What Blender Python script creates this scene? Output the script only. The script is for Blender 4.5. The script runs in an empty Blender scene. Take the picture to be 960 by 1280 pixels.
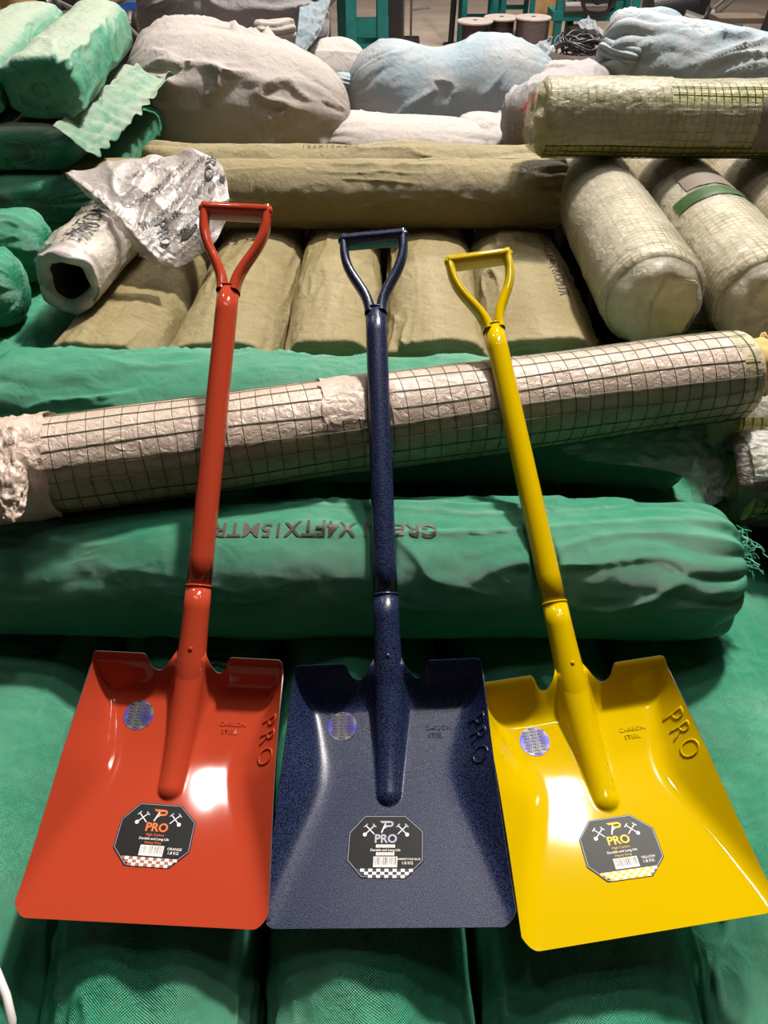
import bpy, bmesh, math, random
import numpy as np
from mathutils import Matrix, Vector
from mathutils.bvhtree import BVHTree

C = bpy.context.scene.collection
scene = bpy.context.scene
PI = math.pi
CAMZ = 1.55                      # the phone is held 1.55 m above the floor
# ------------------------------------------------------------------ camera, world, lamps, exposure
cam_d = bpy.data.cameras.new('camera'); cam = bpy.data.objects.new('camera', cam_d); C.objects.link(cam)
cam.location = (0, 0, CAMZ); cam.rotation_euler = (math.radians(90 - 42), 0, 0)
cam_d.sensor_fit = 'VERTICAL'; cam_d.sensor_height = 36.0; cam_d.lens = 36.0 * 924 / 1280
cam_d.clip_start = 0.02; cam_d.clip_end = 100
scene.camera = cam
scene.view_settings.view_transform = 'Standard'; scene.view_settings.look = 'None'
scene.view_settings.gamma = 1.0; scene.view_settings.use_curve_mapping = False
scene.view_settings.exposure = 0.0
W = bpy.data.worlds.new('hall'); scene.world = W; W.use_nodes = True
W.node_tree.nodes['Background'].inputs[0].default_value = (1.0, 0.93, 0.85, 1)
W.node_tree.nodes['Background'].inputs[1].default_value = 0.013
def lamp(name, loc, target, size, power, col=(1, .95, .88), sy=None):
    d = bpy.data.lights.new(name, 'AREA'); d.energy = power; d.color = col
    d.shape = 'RECTANGLE'; d.size = size; d.size_y = sy or size
    o = bpy.data.objects.new(name, d); C.objects.link(o); o.location = loc
    o.rotation_euler = (Vector(target) - Vector(loc)).to_track_quat('-Z', 'Y').to_euler()
    return o
KEY = lamp('hall_lamp', (1.55, 3.9, 5.9), (0, 1.2, .7), .42, 740)
lamp('hall_lamp', (0.62, 2.56, 5.6), (0, .8, .7), .16, 42)
lamp('tube_lamp', (0.45, 1.35, 5.6), (0.45, 1.35, 0), 1.1, 14, sy=.10)
lamp('tube_lamp', (2.9, 2.7, 5.6), (2.9, 2.7, 0), 1.2, 14, sy=.10)
lamp('hall_lamp', (-1.07, 1.66, 5.6), (0, .8, .7), .15, 14)
lamp('hall_lamp', (-2.6, 5.4, 6.0), (-1, 3.0, .5), .55, 60)  # added to brighten the left background, not a known fixture
lamp('hall_lamp', (1.5, 8.5, 6.0), (0.5, 7.5, 0), .9, 420, (1, .93, .85))  # added for background illumination over the far machines

# ------------------------------------------------------------------ numpy helpers
rng0 = np.random.RandomState(7)
PERM = np.concatenate([rng0.permutation(256)] * 2)
GRAD = rng0.normal(size=(256, 3)); GRAD /= np.linalg.norm(GRAD, axis=1)[:, None]
def noise(x, y, z):
    x, y, z = np.broadcast_arrays(np.asarray(x, float), np.asarray(y, float), np.asarray(z, float))
    xi, yi, zi = np.floor(x).astype(int), np.floor(y).astype(int), np.floor(z).astype(int)
    xf, yf, zf = x - xi, y - yi, z - zi
    fade = lambda t: t * t * t * (t * (t * 6 - 15) + 10)
    u, v, w = fade(xf), fade(yf), fade(zf); out = 0
    for dx in (0, 1):
        for dy in (0, 1):
            for dz in (0, 1):
                h = PERM[PERM[PERM[(xi + dx) & 255] + ((yi + dy) & 255)] + ((zi + dz) & 255)]
                g = GRAD[h]
                d = g[..., 0] * (xf - dx) + g[..., 1] * (yf - dy) + g[..., 2] * (zf - dz)
                out = out + d * (u if dx else 1 - u) * (v if dy else 1 - v) * (w if dz else 1 - w)
    return out * 1.5
def fbm(x, y, z, o=3):
    s = 0; a = 1
    for i in range(o):
        s = s + a * noise(x * 2**i + 3.1 * i, y * 2**i, z * 2**i); a *= .5
    return s
def ridge(x, y, z): return 1 - np.minimum(1, np.abs(noise(x, y, z)) * 2.2)
def sm(a, b, x):
    t = np.clip((np.asarray(x, float) - a) / (b - a), 0, 1); return t * t * (3 - 2 * t)
def smax(a, b, k):
    h = np.clip(.5 + .5 * (a - b) / k, 0, 1); return b + (a - b) * h + k * h * (1 - h)

def mesh(name, V, F, mats=(), smooth=True, midx=None, uv=None):
    V = np.asarray(V, np.float32).reshape(-1, 3); F = np.asarray(F, np.int32)
    me = bpy.data.meshes.new(name); n = F.shape[1]
    me.vertices.add(len(V)); me.vertices.foreach_set('co', V.ravel())
    me.loops.add(F.size); me.loops.foreach_set('vertex_index', F.ravel())
    me.polygons.add(len(F)); me.polygons.foreach_set('loop_start', np.arange(0, F.size, n, dtype=np.int32))
    me.polygons.foreach_set('loop_total', np.full(len(F), n, np.int32))
    if smooth: me.polygons.foreach_set('use_smooth', np.ones(len(F), bool))
    if midx is not None: me.polygons.foreach_set('material_index', np.asarray(midx, np.int32))
    for m in (mats if isinstance(mats, (list, tuple)) else [mats]): me.materials.append(m)
    if uv is not None:
        l = me.uv_layers.new(name='UVMap'); l.data.foreach_set('uv', np.asarray(uv, np.float32)[F.ravel()].ravel())
    me.update(calc_edges=True); me.validate()
    return me
def obj(name, me, parent=None, label=None, cat=None, group=None, kind=None, M=None):
    o = bpy.data.objects.new(name, me); C.objects.link(o)
    if parent is not None: o.parent = parent
    if M is not None: o.matrix_local = M
    if label: o['label'] = label
    if cat: o['category'] = cat
    if group: o['group'] = group
    if kind: o['kind'] = kind
    return o
def grid_faces(nu, nv, closed_v=False, off=0):
    i, j = np.meshgrid(np.arange(nu - 1), np.arange(nv if closed_v else nv - 1), indexing='ij')
    j2 = (j + 1) % nv
    return np.stack([i * nv + j, i * nv + j2, (i + 1) * nv + j2, (i + 1) * nv + j], -1).reshape(-1, 4) + off
def tubes(paths, r, sides=4, closed=False):
    Vs, Fs, off = [], [], 0
    for k, P in enumerate(paths):
        P = np.asarray(P, float); n = len(P); rr = r[k] if isinstance(r, (list, tuple)) else r
        T = (np.roll(P, -1, 0) - np.roll(P, 1, 0)) if closed else np.gradient(P, axis=0)
        T /= np.linalg.norm(T, axis=1)[:, None] + 1e-12
        up = np.array([0, 0, 1.]) if abs(T[:, 2]).mean() < .8 else np.array([1., 0, 0])
        A = np.cross(T, up); A /= np.linalg.norm(A, axis=1)[:, None] + 1e-9
        B = np.cross(A, T)
        a = np.arange(sides) / sides * 2 * PI
        rr = np.broadcast_to(np.asarray(rr, float), (n,))
        V = P[:, None] + rr[:, None, None] * (A[:, None] * np.cos(a)[None, :, None] + B[:, None] * np.sin(a)[None, :, None])
        F = grid_faces(n, sides, True, off)
        if closed:
            j = np.arange(sides); j2 = (j + 1) % sides
            F = np.concatenate([F, np.stack([(n - 1) * sides + j, (n - 1) * sides + j2, j2, j], -1) + off])
        Vs.append(V.reshape(-1, 3)); Fs.append(F); off += n * sides
        if not closed:        # caps
            for e, s in ((0, 1), (n - 1, -1)):
                c = off; Vs.append(P[e][None]); off += 1
                base = off - 1 - n * sides - (0 if e == 0 else 1)
                j = np.arange(sides); j2 = (j + 1) % sides
                Fs.append(np.stack([base + e * sides + j2, base + e * sides + j, np.full(sides, c), np.full(sides, c)], -1) if s > 0 else
                          np.stack([base + e * sides + j, base + e * sides + j2, np.full(sides, c), np.full(sides, c)], -1))
    return np.concatenate(Vs), np.concatenate(Fs)
def tube_mesh(name, paths, r, mat, sides=8, closed=False):
    V, F = tubes(paths, r, sides, closed)
    bm = bmesh.new(); vs = [bm.verts.new(v) for v in V]
    for f in F:
        q = list(dict.fromkeys(f.tolist()))
        try: bm.faces.new([vs[i] for i in q]).smooth = True
        except ValueError: pass
    bmesh.ops.recalc_face_normals(bm, faces=bm.faces[:])
    me = bpy.data.meshes.new(name); bm.to_mesh(me); bm.free(); me.materials.append(mat); return me
def fast_tubes(name, paths, r, mat, sides=3, closed=False):
    V, F = tubes(paths, r, sides, True if closed else False)
    F = F[[len(set(f)) == 4 for f in F.tolist()]] if not closed else F
    return mesh(name, V, F, mat)
def boxes(name, specs, mat, bevel=.004):
    """specs: list of (centre, size, rot_z[, tilt_x, tilt_y]); one mesh"""
    bm = bmesh.new()
    for s in specs:
        c, d = s[0], s[1]; rz = s[2] if len(s) > 2 else 0; rx = s[3] if len(s) > 3 else 0; ry = s[4] if len(s) > 4 else 0
        M = Matrix.Translation(c) @ Matrix.Rotation(rz, 4, 'Z') @ Matrix.Rotation(rx, 4, 'X') @ Matrix.Rotation(ry, 4, 'Y') @ Matrix.Diagonal((*d, 1))
        g = bmesh.ops.create_cube(bm, size=1, matrix=M)
    if bevel:
        bmesh.ops.bevel(bm, geom=bm.edges[:], offset=bevel, segments=2, affect='EDGES', profile=.6)
    me = bpy.data.meshes.new(name); bm.to_mesh(me); bm.free(); me.materials.append(mat); return me
def lathe(name, prof, mat, n=40, axis='Z', M=None):
    a = np.arange(n) / n * 2 * PI
    V = np.array([[(r * math.cos(t), r * math.sin(t), z) for t in a] for r, z in prof]).reshape(-1, 3)
    F = grid_faces(len(prof), n, True)
    if M is not None: V = (np.c_[V, np.ones(len(V))] @ np.array(M).T)[:, :3]
    me = mesh(name, V, F[:, ::-1], mat); bm = bmesh.new(); bm.from_mesh(me)
    bmesh.ops.remove_doubles(bm, verts=bm.verts[:], dist=1e-5); bmesh.ops.recalc_face_normals(bm, faces=bm.faces[:])
    for e in bm.edges:
        if len(e.link_faces) == 2 and e.calc_face_angle(0) > .7: e.smooth = False
    bm.to_mesh(me); bm.free(); return me
def text_tris(txt, size, bold=0.0, seg=.01, align='CENTER', extrude=0, space=1.0):
    cu = bpy.data.curves.new('t', 'FONT'); cu.body = txt; cu.size = size; cu.align_x = align; cu.align_y = 'CENTER'
    cu.offset = bold; cu.resolution_u = 3; cu.extrude = extrude; cu.space_character = space
    o = bpy.data.objects.new('t', cu); me = bpy.data.meshes.new_from_object(o)
    bm = bmesh.new(); bm.from_mesh(me); bmesh.ops.remove_doubles(bm, verts=bm.verts[:], dist=1e-6)
    bmesh.ops.triangulate(bm, faces=bm.faces[:])
    for _ in range(3):
        es = [e for e in bm.edges if e.calc_length() > seg]
        if not es: break
        bmesh.ops.subdivide_edges(bm, edges=es, cuts=1); bmesh.ops.triangulate(bm, faces=bm.faces[:])
    bm.verts.ensure_lookup_table()
    V = np.array([v.co for v in bm.verts]).reshape(-1, 3); F = np.array([[v.index for v in f.verts] for f in bm.faces]).reshape(-1, 3)
    bm.free(); bpy.data.meshes.remove(me); bpy.data.objects.remove(o); bpy.data.curves.remove(cu)
    return V, F

# ------------------------------------------------------------------ materials
def new_mat(name):
    m = bpy.data.materials.new(name); m.use_nodes = True
    return m, m.node_tree, m.node_tree.nodes['Principled BSDF']
def N(nt, t, **kw):
    n = nt.nodes.new(t)
    for k, v in kw.items():
        if k in n.inputs: n.inputs[k].default_value = v
        else: setattr(n, k, v)
    return n
def plain(name, col, rough=.5, metal=0., spec=.5, var=.0, vscale=20, bump=0., bscale=200, coat=0., col2=None, coatr=.05):
    m, nt, b = new_mat(name)
    b.inputs['Base Color'].default_value = (*col, 1); b.inputs['Roughness'].default_value = rough
    b.inputs['Metallic'].default_value = metal; b.inputs['Specular IOR Level'].default_value = spec
    b.inputs['Coat Weight'].default_value = coat; b.inputs['Coat Roughness'].default_value = coatr
    tc = N(nt, 'ShaderNodeTexCoord')
    if var or col2:
        nz = N(nt, 'ShaderNodeTexNoise', Scale=vscale, Detail=5.0)
        nt.links.new(tc.outputs['Object'], nz.inputs['Vector'])
        cr = N(nt, 'ShaderNodeValToRGB'); nt.links.new(nz.outputs['Fac'], cr.inputs['Fac'])
        c2 = col2 or tuple(c * (1 - var) for c in col)
        cr.color_ramp.elements[0].position = .35; cr.color_ramp.elements[1].position = .65
        cr.color_ramp.elements[0].color = (*c2, 1); cr.color_ramp.elements[1].color = (*col, 1)
        nt.links.new(cr.outputs['Color'], b.inputs['Base Color'])
    if bump:
        nb = N(nt, 'ShaderNodeTexNoise', Scale=bscale, Detail=4.0)
        nt.links.new(tc.outputs['Object'], nb.inputs['Vector'])
        bp = N(nt, 'ShaderNodeBump', Strength=1.0, Distance=bump)
        nt.links.new(nb.outputs['Fac'], bp.inputs['Height']); nt.links.new(bp.outputs['Normal'], b.inputs['Normal'])
    return m
def woven(name, col, dark, dusty, rough=.45, spec=.5, pitch=.0028, dust_sheen=.35, wb=.0004, trans=0., dscale=4, top=0.):
    """woven plastic tape cloth: crossed tapes from the UV (in metres), paler blotches of dusting or painted sheen"""
    m, nt, b = new_mat(name); L = nt.links.new
    tc = N(nt, 'ShaderNodeTexCoord'); sp = N(nt, 'ShaderNodeSeparateXYZ'); L(tc.outputs['UV'], sp.inputs[0])
    def wave(o):
        k = N(nt, 'ShaderNodeMath', operation='MULTIPLY'); k.inputs[1].default_value = 2 * PI / pitch; L(o, k.inputs[0])
        s = N(nt, 'ShaderNodeMath', operation='SINE'); L(k.outputs[0], s.inputs[0]); return s.outputs[0]
    w = N(nt, 'ShaderNodeMath', operation='MULTIPLY'); L(wave(sp.outputs['X']), w.inputs[0]); L(wave(sp.outputs['Y']), w.inputs[1])
    mp = N(nt, 'ShaderNodeMapping'); mp.inputs['Scale'].default_value = (10, 60, 1); L(tc.outputs['UV'], mp.inputs['Vector'])
    st = N(nt, 'ShaderNodeTexNoise', Scale=4.0, Detail=4.0); L(mp.outputs[0], st.inputs['Vector'])
    nz = N(nt, 'ShaderNodeTexNoise', Scale=dscale, Detail=6.0, Roughness=.65); L(tc.outputs['Object'], nz.inputs['Vector'])
    mx = N(nt, 'ShaderNodeMix', data_type='RGBA'); mx.inputs[6].default_value = (*dark, 1); mx.inputs[7].default_value = (*col, 1)
    L(st.outputs['Fac'], mx.inputs[0])
    cr = N(nt, 'ShaderNodeMapRange'); cr.inputs[1].default_value = .4; cr.inputs[2].default_value = .75; cr.inputs[4].default_value = dust_sheen
    L(nz.outputs['Fac'], cr.inputs[0])
    if top:      # dust settled on the upward faces
        ge = N(nt, 'ShaderNodeNewGeometry'); sz = N(nt, 'ShaderNodeSeparateXYZ'); L(ge.outputs['Normal'], sz.inputs[0])
        tr = N(nt, 'ShaderNodeMapRange'); tr.inputs[1].default_value = .35; tr.inputs[2].default_value = .95; tr.inputs[4].default_value = top; L(sz.outputs['Z'], tr.inputs[0])
        mu = N(nt, 'ShaderNodeMath', operation='MAXIMUM'); L(cr.outputs[0], mu.inputs[0]); L(tr.outputs[0], mu.inputs[1]); cr = mu
    mx2 = N(nt, 'ShaderNodeMix', data_type='RGBA'); L(cr.outputs[0], mx2.inputs[0]); L(mx.outputs[2], mx2.inputs[6]); mx2.inputs[7].default_value = (*dusty, 1)
    L(mx2.outputs[2], b.inputs['Base Color'])
    b.inputs['Roughness'].default_value = rough; b.inputs['Specular IOR Level'].default_value = spec
    n2 = N(nt, 'ShaderNodeTexNoise', Scale=55.0, Detail=5.0); L(tc.outputs['Object'], n2.inputs['Vector'])
    b1 = N(nt, 'ShaderNodeBump', Strength=1.0, Distance=wb); L(w.outputs[0], b1.inputs['Height'])
    n3 = N(nt, 'ShaderNodeTexNoise', Scale=17.0, Detail=6.0, Roughness=.6, Distortion=1.5); L(tc.outputs['Object'], n3.inputs['Vector'])
    b3 = N(nt, 'ShaderNodeBump', Strength=.7, Distance=.008); L(n3.outputs['Fac'], b3.inputs['Height']); L(b1.outputs[0], b3.inputs['Normal'])
    b2 = N(nt, 'ShaderNodeBump', Strength=.8, Distance=.004); L(n2.outputs['Fac'], b2.inputs['Height']); L(b3.outputs[0], b2.inputs['Normal'])
    L(b2.outputs[0], b.inputs['Normal'])
    return m
def film(name, col, alpha, rough=.22, bump=.004, bscale=60, spec=.6, patch=.25):
    m, nt, b = new_mat(name); L = nt.links.new
    b.inputs['Base Color'].default_value = (*col, 1); b.inputs['Roughness'].default_value = rough
    b.inputs['Specular IOR Level'].default_value = spec
    tc = N(nt, 'ShaderNodeTexCoord')
    nz = N(nt, 'ShaderNodeTexNoise', Scale=bscale, Detail=6.0, Roughness=.6, Distortion=1.2); L(tc.outputs['Object'], nz.inputs['Vector'])
    bp = N(nt, 'ShaderNodeBump', Strength=1.0, Distance=bump); L(nz.outputs['Fac'], bp.inputs['Height']); L(bp.outputs[0], b.inputs['Normal'])
    n2 = N(nt, 'ShaderNodeTexNoise', Scale=9.0, Detail=5.0); L(tc.outputs['Object'], n2.inputs['Vector'])
    mr = N(nt, 'ShaderNodeMapRange'); mr.inputs[1].default_value = .3; mr.inputs[2].default_value = .7
    mr.inputs[3].default_value = alpha - patch; mr.inputs[4].default_value = min(1, alpha + patch)
    L(n2.outputs['Fac'], mr.inputs[0]); L(mr.outputs[0], b.inputs['Alpha'])
    return m
GREEN = woven('green_woven_cloth', (.028, .30, .165), (.014, .21, .11), (.20, .40, .28), rough=.38, spec=.7, dust_sheen=.55, wb=.0006)  # pale blotches paint in the whitish sheen of the glossy tapes
GREENP = woven('green_woven_cloth_dusty', (.02, .30, .17), (.012, .21, .12), (.44, .44, .35), rough=.5, dust_sheen=.5, dscale=6, top=.75)
KHAKI = woven('khaki_woven_cloth', (.285, .222, .095), (.19, .145, .05), (.37, .30, .18), rough=.5, dust_sheen=.35)
SACKG = woven('grey_sack_cloth', (.42, .365, .335), (.32, .28, .265), (.44, .37, .31), rough=.6, dust_sheen=.5)
SACKB = woven('pale_blue_sack_cloth', (.27, .345, .39), (.21, .275, .325), (.44, .38, .345), rough=.5, dust_sheen=.8, dscale=5)
SACKW = woven('white_sack_cloth', (.46, .41, .38), (.37, .33, .31), (.44, .36, .30), rough=.55, dust_sheen=.5)
SACKD = woven('dark_grey_sack_cloth', (.33, .305, .31), (.24, .22, .225), (.37, .33, .31), rough=.6, dust_sheen=.4)
PINKC = plain('pink_sack_cloth', (.62, .25, .29), .6, var=.3)
NETBODY = plain('mesh_roll_core', (.54, .46, .28), .6, var=.35, vscale=30, bump=.004, bscale=60)
NETYEL = plain('yellow_mesh_layers', (.36, .34, .10), .55, var=.4, vscale=40, bump=.003, bscale=90)
WIRE = plain('olive_coated_wire', (.10, .10, .045), .45)
WIREG = plain('green_coated_wire', (.07, .085, .03), .45)
FILMP = film('pinkish_plastic_film', (.60, .46, .38), .82, patch=.16)
FILMC = film('clear_plastic_film', (.66, .60, .47), .30, rough=.18, bump=.006, bscale=45, patch=.22)
FILMK = film('dull_plastic_film', (.42, .38, .25), .45, rough=.25)
FILMW = film('white_plastic_bag_film', (.40, .35, .325), .74, rough=.28, bump=.0035, bscale=40, patch=.14)
FILMS = film('silvery_plastic_film', (.72, .69, .62), .52, rough=.14, bump=.010, bscale=38, spec=.8, patch=.25)
FILMT = film('loose_clear_film', (.66, .61, .55), .42, rough=.2, bump=.004, bscale=30, patch=.15)
DARKROLL = plain('dark_brown_wrapping', (.07, .05, .042), .5, var=.4, bump=.01, bscale=25)
FILMD = film('dark_plastic_film', (.10, .075, .055), .8, rough=.15, bump=.008, bscale=30)
WHITEF = plain('white_film_roll', (.50, .44, .42), .3, var=.15, bump=.003, bscale=60)
INK = plain('black_ink', (.015, .013, .013), .5)
INKB = plain('brown_stencil_ink', (.055, .03, .025), .6)
INKG = plain('dark_green_stencil_ink', (.035, .06, .04), .6)
CARD = plain('yellow_brown_cardboard', (.50, .34, .10), .7, var=.3, vscale=30)
CARDP = plain('pale_yellow_card', (.50, .43, .19), .6, var=.25, vscale=25, bump=.002, bscale=60)
DARKC = plain('hollow_shade_tone', (.025, .02, .018), .8)  # near-black colour puts in the shade inside hollow ends
PATCH = plain('brown_paper_label', (.17, .135, .10), .6, var=.2)
PATCHG = plain('dark_green_strip', (.03, .085, .012), .5, var=.4, vscale=60)
RED = plain('orange_red_enamel', (.38, .044, .018), .06, spec=.5)
YEL = plain('yellow_enamel', (.52, .345, .0), .06, spec=.5)
def hammered():
    m, nt, b = new_mat('blue_hammered_enamel'); L = nt.links.new
    tc = N(nt, 'ShaderNodeTexCoord')
    v = N(nt, 'ShaderNodeTexVoronoi', Scale=650.0); L(tc.outputs['Object'], v.inputs['Vector'])
    n = N(nt, 'ShaderNodeTexNoise', Scale=640.0, Detail=3.0); L(tc.outputs['Object'], n.inputs['Vector'])
    cr = N(nt, 'ShaderNodeValToRGB'); L(n.outputs['Fac'], cr.inputs['Fac'])
    cr.color_ramp.elements[0].position = .43; cr.color_ramp.elements[1].position = .60
    cr.color_ramp.elements[0].color = (.003, .0045, .013, 1); cr.color_ramp.elements[1].color = (.025, .036, .098, 1)
    L(cr.outputs[0], b.inputs['Base Color']); b.inputs['Metallic'].default_value = .0
    b.inputs['Roughness'].default_value = .27; b.inputs['Specular IOR Level'].default_value = .5
    bp = N(nt, 'ShaderNodeBump', Strength=.8, Distance=.00018); L(n.outputs['Fac'], bp.inputs['Height']); L(bp.outputs[0], b.inputs['Normal'])
    return m
BLUE = hammered()
STEEL = plain('bare_edge_steel', (.55, .5, .45), .3, metal=.9)
LABELK = plain('black_label_print', (.007, .0065, .007), .45, spec=.25)
WHITE = plain('white_label_print', (.75, .70, .68), .5, spec=.2)
ORANGE = plain('orange_label_print', (.75, .16, .04), .5, spec=.2)
GOLD = plain('gold_label_print', (.75, .48, .06), .5, spec=.2)
GREYP = plain('steel_grey_label_print', (.33, .35, .42), .4)
BROWNP = plain('rust_label_print', (.33, .12, .07), .4)
def holo():
    m, nt, b = new_mat('hologram_foil'); L = nt.links.new
    lw = N(nt, 'ShaderNodeTexCoord'); mp = N(nt, 'ShaderNodeTexNoise', Scale=38.0, Detail=1.0); L(lw.outputs['Object'], mp.inputs['Vector'])
    cr = N(nt, 'ShaderNodeValToRGB'); L(mp.outputs['Fac'], cr.inputs['Fac'])
    e = cr.color_ramp.elements; e[0].position = .3; e[0].color = (.03, .03, .36, 1); e[1].position = .7; e[1].color = (.17, .155, .15, 1)
    x = e.new(.42); x.color = (.09, .07, .30, 1); x = e.new(.5); x.color = (.17, .15, .19, 1); x = e.new(.6); x.color = (.13, .18, .14, 1)
    L(cr.outputs[0], b.inputs['Base Color']); b.inputs['Metallic'].default_value = .5; b.inputs['Roughness'].default_value = .4
    return m
HOLO = holo()
TEAL = plain('teal_machine_paint', (.006, .20, .19), .45, var=.25, vscale=8)
BLACKM = plain('black_greasy_iron', (.018, .016, .018), .4, bump=.002, bscale=80)
GREYM = plain('worn_grey_steel', (.22, .2, .19), .35, metal=.6)
TAN = plain('tan_board', (.50, .30, .13), .6, var=.25, vscale=10)
DISC = plain('pale_reel_disc', (.55, .46, .42), .6, var=.15)
DARKWIRE = plain('dark_wire_winding', (.05, .035, .035), .35, metal=.4, bump=.003, bscale=120)
SHINYWIRE = plain('shiny_film_winding', (.16, .13, .13), .25, metal=.5, bump=.006, bscale=40)
BLUEP = plain('blue_paint', (.01, .10, .42), .5, var=.2)
WOOD = plain('dark_platform_wood', (.12, .085, .055), .7, var=.3, vscale=14)
CONC = plain('brown_concrete', (.42, .33, .27), .75, var=.22, vscale=2.2, bump=.003, bscale=30)
PLASTER = plain('hall_wall_paint', (.40, .38, .35), .8, var=.1, vscale=1)

# ------------------------------------------------------------------ hall
def pl(name, V, m, **k):
    return obj(name, mesh(name, V, [[0, 1, 2, 3]], m, smooth=False), **k)
pl('floor', [(-9, -4, 0), (9, -4, 0), (9, 22, 0), (-9, 22, 0)], CONC, kind='structure')
pl('wall_back', [(-9, 22, 0), (9, 22, 0), (9, 22, 7), (-9, 22, 7)], PLASTER, kind='structure')
PLAT = 0.37
deck = obj('trim_1', boxes('trim_1', [((.1, 1.93, PLAT - .04), (3.9, 4.0, .08))], WOOD), kind='structure')
obj('platform_leg', boxes('platform_leg', [((x, y, (PLAT - .08) / 2), (.12, .12, PLAT - .08)) for x in (-1.7, .1, 1.9) for y in (.1, 1.9, 3.8)], WOOD), deck)

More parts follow.
